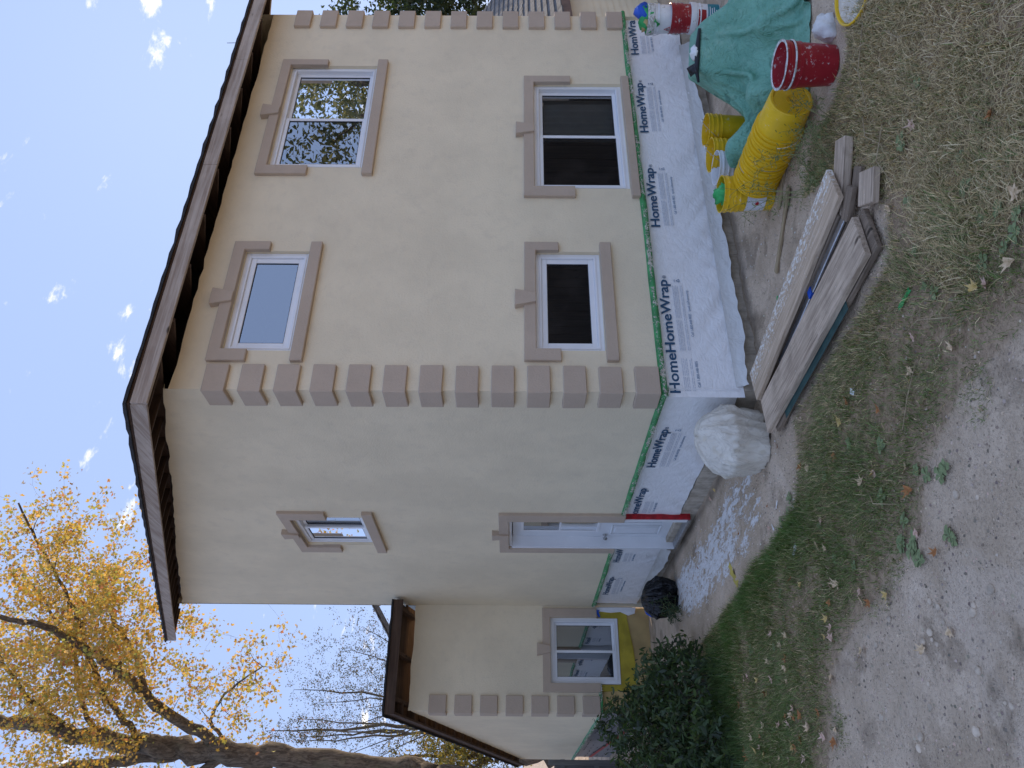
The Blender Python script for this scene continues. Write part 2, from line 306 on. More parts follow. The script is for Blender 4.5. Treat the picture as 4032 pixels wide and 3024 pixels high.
# ------------------------------------------------------------------ object helpers
def link(o): COL.objects.link(o); return o
def props(o, label=None, cat=None, group=None, kind=None):
    if label: o['label'] = label
    if cat: o['category'] = cat
    if group: o['group'] = group
    if kind: o['kind'] = kind
    return o
def empty(name, loc=(0, 0, 0), label=None, cat=None, group=None, rot=(0, 0, 0)):
    o = bpy.data.objects.new(name, None); o.empty_display_size = 0.2; link(o); o.location = loc; o.rotation_euler = rot
    return props(o, label, cat, group)
class MB:
    """collects faces of one mesh"""
    def __init__(s): s.v = []; s.f = []; s.mi = []; s.cm = 0
    def add(s, vs, fs):
        n = len(s.v); s.v.extend([tuple(q) for q in vs]); s.f.extend([tuple(i + n for i in f) for f in fs]); s.mi.extend([s.cm] * len(fs)); return s
    def hexa(s, p):   # p: 8 points, bottom 0-3, top 4-7
        return s.add(p, [(0, 3, 2, 1), (4, 5, 6, 7), (0, 1, 5, 4), (1, 2, 6, 5), (2, 3, 7, 6), (3, 0, 4, 7)])
    def box(s, x0, x1, y0, y1, z0, z1):
        return s.hexa([(x0, y0, z0), (x1, y0, z0), (x1, y1, z0), (x0, y1, z0), (x0, y0, z1), (x1, y0, z1), (x1, y1, z1), (x0, y1, z1)])
    def fbox(s, P, a0, a1, d0, d1, z0, z1):
        q = [P(a0, d0, z0), P(a1, d0, z0), P(a1, d1, z0), P(a0, d1, z0), P(a0, d0, z1), P(a1, d0, z1), P(a1, d1, z1), P(a0, d1, z1)]
        return s.hexa(q)
    def prism(s, P, poly, d0, d1):   # poly of (a,z)
        n = len(poly); vs = [P(a, d0, z) for a, z in poly] + [P(a, d1, z) for a, z in poly]
        return s.add(vs, [tuple(range(n)), tuple(range(2 * n - 1, n - 1, -1))] + [(i, (i + 1) % n, n + (i + 1) % n, n + i) for i in range(n)])
    def tube(s, pts, rad, n=8, cap=True):
        pts = [Vector(p) for p in pts]; m = len(pts); rad = rad if hasattr(rad, '__len__') else [rad] * m
        base = len(s.v); prev = None; vs = []
        for i, p in enumerate(pts):
            t = (pts[min(i + 1, m - 1)] - pts[max(i - 1, 0)]).normalized()
            if prev is None: prev = t.orthogonal().normalized()
            prev = (prev - t * prev.dot(t)); prev = prev.normalized() if prev.length > 1e-6 else t.orthogonal().normalized()
            b = t.cross(prev)
            for k in range(n):
                a = 2 * math.pi * k / n; vs.append(p + (prev * math.cos(a) + b * math.sin(a)) * rad[i])
        fs = [(i * n + k, i * n + (k + 1) % n, (i + 1) * n + (k + 1) % n, (i + 1) * n + k) for i in range(m - 1) for k in range(n)]
        if cap: fs += [tuple(range(n - 1, -1, -1)), tuple(range((m - 1) * n, m * n))]
        return s.add(vs, fs)
    def lathe(s, prof, n=36, arc=None):   # prof of (r,z)
        a0, a1 = arc if arc else (0, 2 * math.pi); closed = arc is None; m = n if closed else n + 1
        vs = [(r * math.cos(a0 + (a1 - a0) * k / n), r * math.sin(a0 + (a1 - a0) * k / n), z) for r, z in prof for k in range(m)]
        fs = []
        for i in range(len(prof) - 1):
            for k in range(n):
                k2 = (k + 1) % m; fs.append((i * m + k, i * m + k2, (i + 1) * m + k2, (i + 1) * m + k))
        return s.add(vs, fs)
    def build(s, name, mat, parent=None, smooth=False, bevel=0.0, jitter=0.0, loc=None, rot=None, seg=1, auto=None):
        me = bpy.data.meshes.new(name); me.from_pydata(s.v, [], s.f)
        mats = mat if isinstance(mat, (list, tuple)) else [mat]
        for q in mats: me.materials.append(MATS[q])
        if len(mats) > 1: me.polygons.foreach_set('material_index', s.mi)
        bm = bmesh.new(); bm.from_mesh(me); bmesh.ops.remove_doubles(bm, verts=bm.verts, dist=1e-5); bmesh.ops.recalc_face_normals(bm, faces=bm.faces)
        if bevel: bmesh.ops.bevel(bm, geom=[e for e in bm.edges if len(e.link_faces) == 2 and e.calc_face_angle(0) > 0.6], offset=bevel, segments=seg, affect='EDGES', profile=0.6, clamp_overlap=True)
        if jitter:
            for v in bm.verts: v.co += Vector((random.uniform(-1, 1), random.uniform(-1, 1), random.uniform(-1, 1))) * jitter
        bm.to_mesh(me); bm.free()
        if smooth: me.polygons.foreach_set('use_smooth', [True] * len(me.polygons))
        if smooth and auto:
            try: me.set_sharp_from_angle(angle=R(auto))
            except Exception: pass
        o = bpy.data.objects.new(name, me); link(o); o.parent = parent
        if loc: o.location = loc
        if rot: o.rotation_euler = rot
        return o
def raw(name, v, f, mat, col=None, parent=None, smooth=False):
    """large numpy mesh: v (n,3), f (m,k) same k, optional per-vertex colour"""
    v = np.asarray(v, np.float32); f = np.asarray(f, np.int32); me = bpy.data.meshes.new(name)
    k = f.shape[1]; me.vertices.add(len(v)); me.vertices.foreach_set('co', v.ravel()); me.loops.add(f.size); me.loops.foreach_set('vertex_index', f.ravel())
    me.polygons.add(len(f)); me.polygons.foreach_set('loop_start', np.arange(0, f.size, k, dtype=np.int32))
    try: me.polygons.foreach_set('loop_total', np.full(len(f), k, np.int32))
    except Exception: pass
    me.update(calc_edges=True)
    if col is not None:
        for nm, c in col.items():
            at = me.color_attributes.new(nm, 'FLOAT_COLOR', 'POINT'); c4 = np.ones((len(v), 4), np.float32); c4[:, :3] = c; at.data.foreach_set('color', c4.ravel())
    me.materials.append(MATS[mat])
    if smooth: me.polygons.foreach_set('use_smooth', np.ones(len(f), bool))
    o = bpy.data.objects.new(name, me); link(o); o.parent = parent; return o
def text_mesh(txt, size, name, mat, parent, place, bold=0.0, width=None, depth=0.0006):
    cu = bpy.data.curves.new('t', 'FONT'); cu.body = txt; cu.size = size; cu.offset = bold; cu.extrude = depth; cu.resolution_u = 3
    o = bpy.data.objects.new('t', cu); link(o); dg = bpy.context.evaluated_depsgraph_get(); me = bpy.data.meshes.new_from_object(o.evaluated_get(dg))
    bpy.data.objects.remove(o); bpy.data.curves.remove(cu)
    xs = [v.co.x for v in me.vertices]; sx = 1.0
    if width: sx = width / (max(xs) - min(xs))
    x0 = min(xs)
    for v in me.vertices: v.co = Vector(place((v.co.x - x0) * sx, v.co.y, v.co.z))
    me.name = name; me.materials.clear(); me.materials.append(MATS[mat])
    r = bpy.data.objects.new(name, me); link(r); r.parent = parent; return r
def copy_tree(o, parent=None):
    c = o.copy(); link(c); c.parent = parent
    for ch in list(o.children): copy_tree(ch, c)
    return c
rnd = random.Random(7)
rg = np.random.default_rng(11)
# ================================================================== HOUSE
house = empty('stucco_house', (0, 0, 0), 'beige stucco house with taupe quoins, bare rafter eaves and white house wrap', 'house')
PR = lambda a, d, z: (a, 0.04 - d, z)
PL = lambda a, d, z: (0.04 - d, a, z)
PF = lambda a, d, z: (a, 6.714 - d, z)
PS = lambda a, d, z: (-1.537 - d, a, z)
PE = lambda a, d, z: (5.40 + d, a, z)
PB = lambda a, d, z: (a, 6.76 + d, z)
BASE = 0.90
def nz(x, y=0.0, s=1.0): return mnoise.noise(Vector((x * s, y * s, 3.7)))
def wall(P, a0, a1, z0, top, holes, name='stucco_wall', mat='stucco_beige', step=0.12, jamb=0.22, lip=0.055, label=None):
    m = MB(); cuts = {a0, a1}
    for h in holes: cuts |= {h[0], h[1]}
    n = int((a1 - a0) / step)
    for i in range(1, n): cuts.add(a0 + (a1 - a0) * i / n)
    cs = sorted(cuts); cs = [c for i, c in enumerate(cs) if i == 0 or c - cs[i - 1] > 1e-4]
    for c0, c1 in zip(cs[:-1], cs[1:]):
        mid = (c0 + c1) / 2; iv = [(h[2], h[3]) for h in holes if h[0] < mid < h[1]]; iv.sort(); z = z0
        for lo, hi in iv + [(None, None)]:
            if lo is None: t0, t1 = top(c0), top(c1)
            else: t0 = t1 = lo
            if t0 > z + 1e-4: m.add([P(c0, 0, z), P(c1, 0, z), P(c1, 0, t1), P(c0, 0, t0)], [(0, 1, 2, 3)])
            z = hi
        m.add([P(c0, 0, z0), P(c1, 0, z0), P(c1, -lip, z0), P(c0, -lip, z0)], [(0, 1, 2, 3)]) if not any(abs(h[2] - z0) < 1e-3 and h[0] < mid < h[1] for h in holes) else None
        m.add([P(c0, 0, top(c0)), P(c1, 0, top(c1)), P(c1, -lip, top(c1)), P(c0, -lip, top(c0))], [(0, 1, 2, 3)])
    for h in holes:
        x0, x1, y0, y1 = h
        m.add([P(x0, 0, y0), P(x1, 0, y0), P(x1, 0, y1), P(x0, 0, y1), P(x0, -jamb, y0), P(x1, -jamb, y0), P(x1, -jamb, y1), P(x0, -jamb, y1)],
              ([(0, 1, 5, 4)] if y0 > z0 + .01 else []) + [(1, 2, 6, 5), (2, 3, 7, 6), (3, 0, 4, 7)])
    o = m.build(name, mat, house)
    if label: o['label'] = label
    return o
hUR = (2.755, 4.42, 3.767, 4.77); hUL = (0.445, 1.603, 4.145, 4.775); hLL = (0.466, 1.617, 1.352, 1.973); hLR = (2.472, 4.125, 0.984, 1.973)
hLW = (2.995, 3.94, 3.945, 4.825); hDR = (2.995, 3.95, 0.90, 2.22)
hPW = (-1.133, -0.142, 0.84, 1.577)
wall(PR, 0.04, 5.40, BASE, lambda a: 5.146 + 0.05 * max(0, .25 - a) + 0.012 * nz(a, 1, 2.1) + 0.014 * nz(a, 2, 9), [hUR, hUL, hLL, hLR], label='wide front wall with four windows')
wall(PL, 0.04, 6.72, BASE, lambda a: 5.19 + 0.340 * a + 0.03 * nz(a, 5, 2.3) + 0.02 * nz(a, 8, 9), [hLW, hDR], label='tall side wall with the door, rising under the sloping roof')
wall(PF, -1.537, 0.042, 0.84, lambda a: 3.72 + 0.02 * nz(a, 4, 5), [hPW], label='narrow rear wing wall with one window')
wall(PS, 6.714, 13.4, 0.83, lambda a: 3.70 - 0.262 * (a - 6.7) + 0.02 * nz(a, 4, 5), [], label='side wall of the rear wing')
wall(PE, 0.04, 6.72, 0.0, lambda a: 5.3 + 0.335 * a, [], step=1.0)
wall(PB, 0.04, 5.40, 0.0, lambda a: 7.55, [], step=1.0)

def ring(m, P, a0, a1, z0, z1, w, d0, d1):
    m.fbox(P, a0, a1, d0, d1, z0, z0 + w); m.fbox(P, a0, a1, d0, d1, z1 - w, z1)
    m.fbox(P, a0, a0 + w, d0 + .001, d1 - .001, z0 + w, z1 - w); m.fbox(P, a1 - w, a1, d0 + .001, d1 - .001, z0 + w, z1 - w)
def window(P, a0, a1, z0, z1, slider=None, left_low=True, curtain=None, label=None, room=True, fw=0.045):
    m = MB(); ring(m, P, a0, a1, z0, z1, fw, -0.12, -0.035); o = m.build('window', 'white_vinyl', house, bevel=0.004)
    if label: o['label'] = label
    m = MB(); ring(m, P, a0 + fw - .008, a1 - fw + .008, z0 + fw - .008, z1 - fw + .008, 0.022, -0.1, -0.026); m.build('frame_bead', 'white_vinyl', o, bevel=0.003)
    b0, b1, c0, c1 = a0 + fw + .014, a1 - fw - .014, z0 + fw + .014, z1 - fw - .014
    def sash(x0, x1, d, w=0.04):
        m = MB(); ring(m, P, x0, x1, c0, c1, w, d - .03, d); m.build('sash', 'white_vinyl', o, bevel=0.004)
        m = MB(); ring(m, P, x0 + w - .001, x1 - w + .001, c0 + w - .001, c1 - w + .001, .006, d - .02, d - .006); m.build('gasket', 'print_black', o)
        m = MB(); q = .004; y0, y1, e0, e1 = x0 + w - q, x1 - w + q, c0 + w - q, c1 - w + q
        m.add([P(y0, d - .014, e0), P(y1, d - .014, e0), P(y1, d - .014, e1), P(y0, d - .014, e1)], [(0, 1, 2, 3)]); m.build('pane', 'window_glass', o)
    if slider is None: sash(b0, b1, -0.045, 0.052)
    else:
        sash(b0, slider + .022, -0.045 if left_low else -0.078); sash(slider - .022, b1, -0.078 if left_low else -0.045)
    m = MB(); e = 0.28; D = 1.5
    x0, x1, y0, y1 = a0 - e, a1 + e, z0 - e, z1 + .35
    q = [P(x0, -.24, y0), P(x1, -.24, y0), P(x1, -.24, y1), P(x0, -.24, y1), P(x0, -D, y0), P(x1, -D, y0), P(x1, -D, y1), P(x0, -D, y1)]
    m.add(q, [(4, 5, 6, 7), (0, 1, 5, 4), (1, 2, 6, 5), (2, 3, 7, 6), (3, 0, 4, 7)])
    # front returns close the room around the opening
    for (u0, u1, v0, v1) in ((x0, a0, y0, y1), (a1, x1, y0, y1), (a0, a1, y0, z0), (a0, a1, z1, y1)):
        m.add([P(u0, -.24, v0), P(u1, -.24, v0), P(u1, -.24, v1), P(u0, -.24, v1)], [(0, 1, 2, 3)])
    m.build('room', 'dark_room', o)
    if curtain:
        x0, x1, y0, y1 = curtain; m = MB(); n = int((x1 - x0) / .012); vs = []; fs = []
        for i in range(n + 1):
            a = x0 + (x1 - x0) * i / n; d = -.20 + .018 * math.sin(a * 75 + 2 * math.sin(a * 9)); vs += [P(a, d, y0), P(a, d, y1)]
        fs = [(2 * i, 2 * i + 2, 2 * i + 3, 2 * i + 1) for i in range(n)]; m.add(vs, fs); m.build('curtain', 'curtain_white', o, smooth=True)
    return o
def trim(P, a0, a1, i0, i1, zt, zi, lz0, lz1, sill=None, name='window_trim', key=True, label=None, kc=None, flip=False):
    m = MB(); m.prism(P, [(a0, zt), (a0, lz0), (i0, lz0), (i0, zi), (i1, zi), (i1, lz1), (a1, lz1), (a1, zt)], -0.012, 0.04)
    o = m.build(name, 'stucco_taupe', house, bevel=0.005, jitter=0.0012)
    if label: o['label'] = label
    if sill:
        m = MB(); m.fbox(P, a0 + .002, a1 - .004, -0.012, 0.048, sill[0], sill[1]); m.build('window_sill', 'stucco_taupe', o, bevel=0.006, jitter=0.0015)
    if key:
        c = kc if kc else (a0 + a1) / 2; m = MB(); m.prism(P, [(c - .052, zi - .002), (c + .052, zi - .002), (c + .093, zt + .088), (c - .093, zt + .088)], -0.01, 0.066)
        m.build('keystone', 'stucco_taupe', o, bevel=0.005, jitter=0.0012)
    return o
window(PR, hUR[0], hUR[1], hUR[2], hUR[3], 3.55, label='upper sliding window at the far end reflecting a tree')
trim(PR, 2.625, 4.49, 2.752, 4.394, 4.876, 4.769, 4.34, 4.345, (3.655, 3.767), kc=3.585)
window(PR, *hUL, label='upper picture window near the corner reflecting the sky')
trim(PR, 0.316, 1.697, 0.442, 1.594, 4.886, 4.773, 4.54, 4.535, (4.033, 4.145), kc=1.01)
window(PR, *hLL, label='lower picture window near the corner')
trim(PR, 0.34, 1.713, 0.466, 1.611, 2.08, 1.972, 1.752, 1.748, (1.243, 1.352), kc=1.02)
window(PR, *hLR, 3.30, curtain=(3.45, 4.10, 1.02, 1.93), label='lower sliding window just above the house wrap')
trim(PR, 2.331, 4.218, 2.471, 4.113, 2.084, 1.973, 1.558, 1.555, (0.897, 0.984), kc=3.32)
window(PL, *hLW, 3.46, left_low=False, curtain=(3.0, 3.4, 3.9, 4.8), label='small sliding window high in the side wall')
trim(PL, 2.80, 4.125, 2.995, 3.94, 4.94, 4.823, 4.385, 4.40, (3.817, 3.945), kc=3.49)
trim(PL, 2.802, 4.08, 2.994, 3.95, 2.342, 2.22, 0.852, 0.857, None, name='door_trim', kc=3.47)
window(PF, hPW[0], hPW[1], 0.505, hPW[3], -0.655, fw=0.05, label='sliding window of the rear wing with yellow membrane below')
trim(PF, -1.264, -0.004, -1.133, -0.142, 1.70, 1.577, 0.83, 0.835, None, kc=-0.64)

# quoins
def quoin(poly, z0, z1):
    m = MB(); n = len(poly); m.add([(x, y, z0) for x, y in poly] + [(x, y, z1) for x, y in poly], [tuple(range(n)), tuple(range(n, 2 * n))] + [(i, (i + 1) % n, n + (i + 1) % n, n + i) for i in range(n)])
    return m.build('quoin', 'stucco_taupe', house, bevel=0.006, jitter=0.0018)
for i in range(13):
    zt = 4.857 - i * 0.3115; w = 0.2 + (0.012 if i == 12 else 0); j = lambda: rnd.uniform(-.005, .005)
    quoin([(0, 0), (.281 + j(), 0), (.281, .05), (.05, .05), (.05, .262), (0, .262 + j())], zt - w, zt)
    zt = 4.857 - i * 0.3145
    quoin([(5.125 + j(), 0), (5.437, 0), (5.437, .27), (5.39, .27), (5.39, .05), (5.125, .05)], zt - .193, zt)
for i in range(7):
    zt = 3.417 - i * 0.3846
    quoin([(-1.577, 6.674), (-1.577, 6.92), (-1.53, 6.92), (-1.53, 6.72), (-1.318 + rnd.uniform(-.004, .004), 6.72), (-1.318, 6.674)], zt - .263, zt)

# door
dm = MB(); X0 = -0.13   # slab plane depth relative to the wall (into the opening)
dm.fbox(PL, 3.035, 3.91, X0 - .045, X0, 0.125, 2.175); door = dm.build('door', 'white_door', house, bevel=0.004); door['label'] = 'white panelled door with a glazed upper half'
dm = MB(); dm.fbox(PL, 2.965, 3.035, X0 - .03, 0.012, .10, 2.185); dm.fbox(PL, 3.91, 3.955, X0 - .03, 0.02, .09, 2.185); dm.fbox(PL, 2.965, 3.955, X0 - .03, -.005, 2.185, 2.225); dm.build('door_frame', 'white_vinyl', door, bevel=0.003)
dm = MB(); ring(dm, PL, 3.17, 3.70, 1.08, 2.07, .035, X0, X0 + .018); dm.fbox(PL, 3.205, 3.665, X0 + .002, X0 + .014, 1.565, 1.59); dm.build('glazing_frame', 'white_vinyl', door, bevel=0.004)
for z0, z1 in ((1.115, 1.565), (1.59, 2.035)):
    dm = MB(); dm.add([PL(3.205, X0 + .006, z0), PL(3.665, X0 + .006, z0), PL(3.665, X0 + .006, z1), PL(3.205, X0 + .006, z1)], [(0, 1, 2, 3)]); dm.build('pane', 'window_glass', door)
dm = MB(); dm.add([PL(3.205, X0 + .002, 1.115), PL(3.665, X0 + .002, 1.115), PL(3.665, X0 + .002, 2.035), PL(3.205, X0 + .002, 2.035)], [(0, 1, 2, 3)]); dm.build('door_blind', 'screen_dark', door)  # dark sheet just behind the door panes
for a0, a1 in ((3.12, 3.42), (3.50, 3.80)):
    dm = MB(); ring(dm, PL, a0, a1, .30, .93, .022, X0, X0 + .012); dm.fbox(PL, a0 + .05, a1 - .05, X0, X0 + .011, .35, .88); dm.build('door_panel', 'white_door', door, bevel=0.005)
dm = MB(); dm.tube([PL(3.83, X0 + .0, .985), PL(3.83, X0 + .012, .985)], .03, 14); dm.tube([PL(3.83, X0 + .01, .985), PL(3.83, X0 + .04, .985)], .011, 10); dm.tube([PL(3.83, X0 + .038, .985), PL(3.83, X0 + .048, .985), PL(3.83, X0 + .066, .985), PL(3.83, X0 + .076, .985)], [.018, .029, .029, .014], 14); dm.build('door_knob', 'knob_metal', door, smooth=True, auto=50)
dm = MB(); dm.hexa([PL(2.97, -.16, .06), PL(3.95, -.16, .06), PL(3.95, .02, .06), PL(2.97, .02, .06), PL(2.97, -.16, .125), PL(3.95, -.16, .125), PL(3.95, .02, .095), PL(2.97, .02, .095)]); dm.build('threshold', 'metal_grey', door, bevel=0.004)
dm = MB(); dm.fbox(PL, 2.995, 3.95, -.25, -.2, .0, 2.3); dm.build('door_backing', 'dark_room', door)
# red flashing strip beside the door
m = MB(); m.fbox(PL, 2.925, 2.962, -.06, .008, .075, .852); o = m.build('red_strip', 'red_strip', house, bevel=0.002); o['label'] = 'red membrane strip beside the door jamb'

# house wrap sheets
def wrap(P, a0, a1, z0, z1, seed, mat='house_wrap', amp=1.0, d=-0.05):
    na = int((a1 - a0) / .035); nzv = 22; vs = []; fs = []
    for i in range(na + 1):
        a = a0 + (a1 - a0) * i / na
        for k in range(nzv + 1):
            t = k / nzv; zl = z0 + .02 * nz(a, seed, 3) ; z = zl + (z1 - zl) * t; w = max(0, 1 - t * 1.7)
            fold = abs(nz(a * 1.6 + z * 2.4, seed, 2.6)); fold2 = abs(nz(a * 2 - z * 1.5, seed + 9, 4))
            vs.append(P(a, d + amp * (.004 * nz(a, z + seed, 6) + w * (.036 * (.35 - fold) + .022 * (.3 - fold2))), z))
    fs = [(i * (nzv + 1) + k, (i + 1) * (nzv + 1) + k, (i + 1) * (nzv + 1) + k + 1, i * (nzv + 1) + k + 1) for i in range(na) for k in range(nzv)]
    return MB().add(vs, fs).build('house_wrap', mat, house, smooth=True)
wR = wrap(PR, 0.055, 5.42, 0.205, 0.89, 1.3); wR['label'] = 'white printed house wrap along the wide front wall'
wL1 = wrap(PL, 0.055, 2.93, 0.20, 0.89, 4.1); wL1['label'] = 'white printed house wrap between corner and door'
wL2 = wrap(PL, 3.97, 6.70, 0.19, 0.88, 7.7); wL2['label'] = 'white printed house wrap between door and rear wing'
m = MB(); m.fbox(PR, .02, .4, -.047, -.042, .17, .83); m.build('wrap_patch', 'house_wrap', wR)
wS = wrap(PS, 6.76, 13.3, -0.05, 0.83, 9.7, 'wrap_grey', .5); wS['label'] = 'dark grey printed wrap low on the rear wing'
# thin backing so that no light leaks below the stucco
for P, a0, a1 in ((PR, .1, 5.39), (PL, .1, 2.95), (PL, 3.96, 6.71), (PS, 6.78, 13.3)):
    m = MB(); m.fbox(P, a0, a1, -.16, -.085, -.05, 1.0); m.build('sheathing', 'dark_room', house)
def lettering(P, flip, parent, start, base, parts='HomeWrap', clip=None):
    sg = -1 if flip else 1; d = -0.05 + 0.011
    place = lambda s0, z0: (lambda x, y, z: P(start + sg * (s0 + x), d + z, z0 + y))
    full = parts == 'HomeWrap'
    text_mesh(parts, 0.128, 'lettering', 'print_blue', parent, place(0, base), bold=0.0022, width=.83 * (1.0 if full else {'Home': .50, 'Hom': .37, 'omeWrap': .88, 'HomWra': .80, 'HomeW': .62}.get(parts, .5)))
    if not full: 
        text_mesh('Call 1-800-448-9835', 0.036, 'lettering', 'print_mid', parent, place(.06, base - .185), width=.27); wln = .36
    else:
        o = text_mesh('®', 0.05, 'registered_mark', 'print_blue', parent, place(.845, base + .004)); o['kind'] = 'stuff'
        text_mesh('Call 1-800-448-9835   tyvek.ca/homewrap', 0.036, 'lettering', 'print_mid', parent, place(.17, base - .185), width=.53); wln = .76
        text_mesh('USA', 0.018, 'lettering', 'print_mid', parent, place(.80, base - .075))
        mm = MB(); c = .80; z = base - .115; tri = [(c, z), (c + .034, z), (c + .017, z + .03)]
        for (x0, y0), (x1, y1) in zip(tri, tri[1:] + tri[:1]):
            dx, dy = x1 - x0, y1 - y0; L = math.hypot(dx, dy); nx, ny = -dy / L * .0035, dx / L * .0035
            mm.add([P(start + sg * (x0 + nx), d, y0 + ny), P(start + sg * (x1 + nx), d, y1 + ny), P(start + sg * (x1 - nx), d, y1 - ny), P(start + sg * (x0 - nx), d, y0 - ny)], [(0, 1, 2, 3)])
        mm.build('logo_mark', 'print_mid', parent)
    mm = MB(); r2 = random.Random(int(start * 100))
    for k in range(7):
        z = base - .05 - k * .0145; segs = ((0.02, wln * .47), (wln * .50, wln)) if k < 4 else ((.02, wln),)
        if k == 4: continue
        for s0, s1 in segs:
            x = s0
            while x < s1 - .01:
                e = min(s1, x + r2.uniform(.02, .07)); mm.add([P(start + sg * x, d - .001, z), P(start + sg * e, d - .001, z), P(start + sg * e, d - .001, z + .0075), P(start + sg * x, d - .001, z + .0075)], [(0, 1, 2, 3)]); x = e + .006
    mm.build('small_print', 'print_grey', parent)
for st in (3.37, 1.99, 0.485): lettering(PR, False, wR, st, .722)
lettering(PR, False, wR, 4.72, .722, 'HomWra'); lettering(PR, False, wR, 0.058, .724, 'Home')
lettering(PL, True, wL1, 1.625, .70); lettering(PL, True, wL1, 2.90, .70, 'omeWrap')
lettering(PL, True, wL2, 4.66, .71, 'HomeW'); lettering(PL, True, wL2, 6.20, .695)
mm = MB(); r2 = random.Random(5)
for k in range(90):
    a = 6.9 + r2.random() * 6.2; z = .78 - .12 * (k % 6) + r2.uniform(-.01, .01); mm.add([PS(a, -.038, z), PS(a + .13, -.038, z), PS(a + .13, -.038, z + .02), PS(a, -.038, z + .02)], [(0, 1, 2, 3)])
mm.build('small_print', 'print_black', wS)
m = MB(); m.add([PS(8.6, -.036, .10), PS(13.2, -.036, .40), PS(13.2, -.036, .47), PS(8.6, -.036, .17)], [(0, 1, 2, 3)]); m.build('red_tape', 'red_strip', wS)

# green tape with plaster crumbs along the bottom of the stucco
def tape(P, a0, a1, seed, zc=0.0, parent=house):
    n = int(abs(a1 - a0) / .03); vs = []; fs = []; cr = MB(); r2 = random.Random(int(seed * 10))
    prof = [(.004, .008), (.012, .002), (.028, -.018), (.030, -.036), (.018, -.050), (-.04, -.056)]
    for i in range(n + 1):
        a = a0 + (a1 - a0) * i / n
        for k, (d, z) in enumerate(prof):
            q = 1 + .35 * nz(a, seed + k * .15, 5); vs.append(P(a, d * q + .004 * nz(a, seed, 14), BASE + zc + z * (1 + .25 * nz(a, seed + 3, 3)) - .006 * nz(a, seed, 2)))
    m = len(prof); fs = [(i * m + k, (i + 1) * m + k, (i + 1) * m + k + 1, i * m + k + 1) for i in range(n) for k in range(m - 1)]
    o = MB().add(vs, fs).build('green_tape', 'tape_green', parent, smooth=True)
    for i in range(int(abs(a1 - a0) * 700)):
        a = a0 + (a1 - a0) * r2.random(); t = r2.random(); s = r2.uniform(.003, .012) * (1.3 if nz(a, seed, 2.5) > 0 else .8)
        d = .022 + .010 * nz(a, seed, 6) + r2.uniform(-.006, .008); z = BASE + zc - .027 + r2.gauss(0, .008); e = [Vector((r2.gauss(0, 1), r2.gauss(0, 1), r2.gauss(0, 1))).normalized() * s for _ in range(4)]
        cr.add([P(a + q.x * 1.5, d + q.y * .7, z + q.z) for q in e], [(0, 1, 2), (0, 1, 3), (0, 2, 3), (1, 2, 3)])
    c = cr.build('plaster_crumbs', 'plaster_crumb', o); c['kind'] = 'stuff'
    return o
tape(PR, -0.0, 5.47, 1.1); tape(PL, 0.0, 2.93, 2.2); tape(PL, 3.99, 6.68, 3.3); tape(PF, -1.545, -1.14, 4.4, -.05); tape(PS, 6.70, 13.3, 5.5, -.06)

# foundation of concrete blocks
def blocks(P, a0, a1, zt, d0):
    m = MB(); m.fbox(P, a0, a1, -.3, d0 - .008, -.2, zt - .004); f = m.build('foundation_wall', 'concrete', house)
    me = None; a = a0
    while a < a1 - .05:
        e = min(a1, a + .39); mm = MB(); mm.fbox(P, a + .004, e - .004, d0 - .05, d0 + rnd.uniform(-.003, .003), -.03, zt); mm.build('concrete_block', 'concrete', f, bevel=0.006, jitter=.001); a = e
blocks(PR, 0.10, 5.39, 0.185, -0.07); blocks(PL, 0.09, 6.70, 0.19, -0.06)
# loose plastic flap hanging below the wrap
def flap(P, a0, a1, z1, low, seed, d=-.035):
    n = int((a1 - a0) / .03); vs = []; K = 6
    for i in range(n + 1):
        a = a0 + (a1 - a0) * i / n; zb = low + .05 * nz(a, seed, 1.6) + .02 * nz(a, seed, 9)
        for k in range(K + 1):
            t = k / K; vs.append(P(a, d + t * t * .05 + .016 * nz(a, seed + t, 7) * t, z1 + (zb - z1) * t))
    return MB().add(vs, [(i * (K + 1) + k, (i + 1) * (K + 1) + k, (i + 1) * (K + 1) + k + 1, i * (K + 1) + k + 1) for i in range(n) for k in range(K)]).build('plastic_flap', 'plastic_flap', house, smooth=True)
flap(PR, 0.12, 4.9, 0.235, .12, 3.1); flap(PL, 4.05, 6.3, 0.23, .13, 6.6)
m = MB(); r2 = random.Random(3); pts = []
# base strip of the rear wing: tan board, yellow membrane, torn wrap
for k, (a0, a1, z0, z1) in enumerate(((-1.53, .03, -.05, .503), (-1.53, -1.136, .504, .86), (-.139, .03, .504, .86))):
    m = MB(); m.fbox(PF, a0, a1, -.12, -.062, z0, z1); o = m.build('sheathing_board', 'tan_board', house)
    if k == 0: o['label'] = 'tan sheathing board under the rear wing window'
m = MB(); m.prism(PF, [(-.01, .80), (-.02, .36), (-.2, .34), (-.6, .28), (-1.12, .25), (-1.22, .33), (-1.24, .80), (-1.14, .79), (-1.14, .50), (-.14, .49), (-.14, .80)], -.060, -.045); o = m.build('yellow_membrane', 'yellow_membrane', house, jitter=.003); o['label'] = 'yellow waterproof membrane framing the rear wing window'
m = MB(); m.prism(PF, [(.03, .86), (-.03, .84), (-.05, .6), (-.035, .45), (-.09, .32), (-.06, .22), (.03, .2)], -.044, -.03); m.build('torn_wrap', 'house_wrap', house, jitter=.004)
m = MB(); m.prism(PF, [(-.02, .86), (-.06, .85), (-.14, .80), (-.13, .775), (-.05, .80), (-.02, .78)], .0, .006); m.build('blue_tape', 'blue_tape', house)

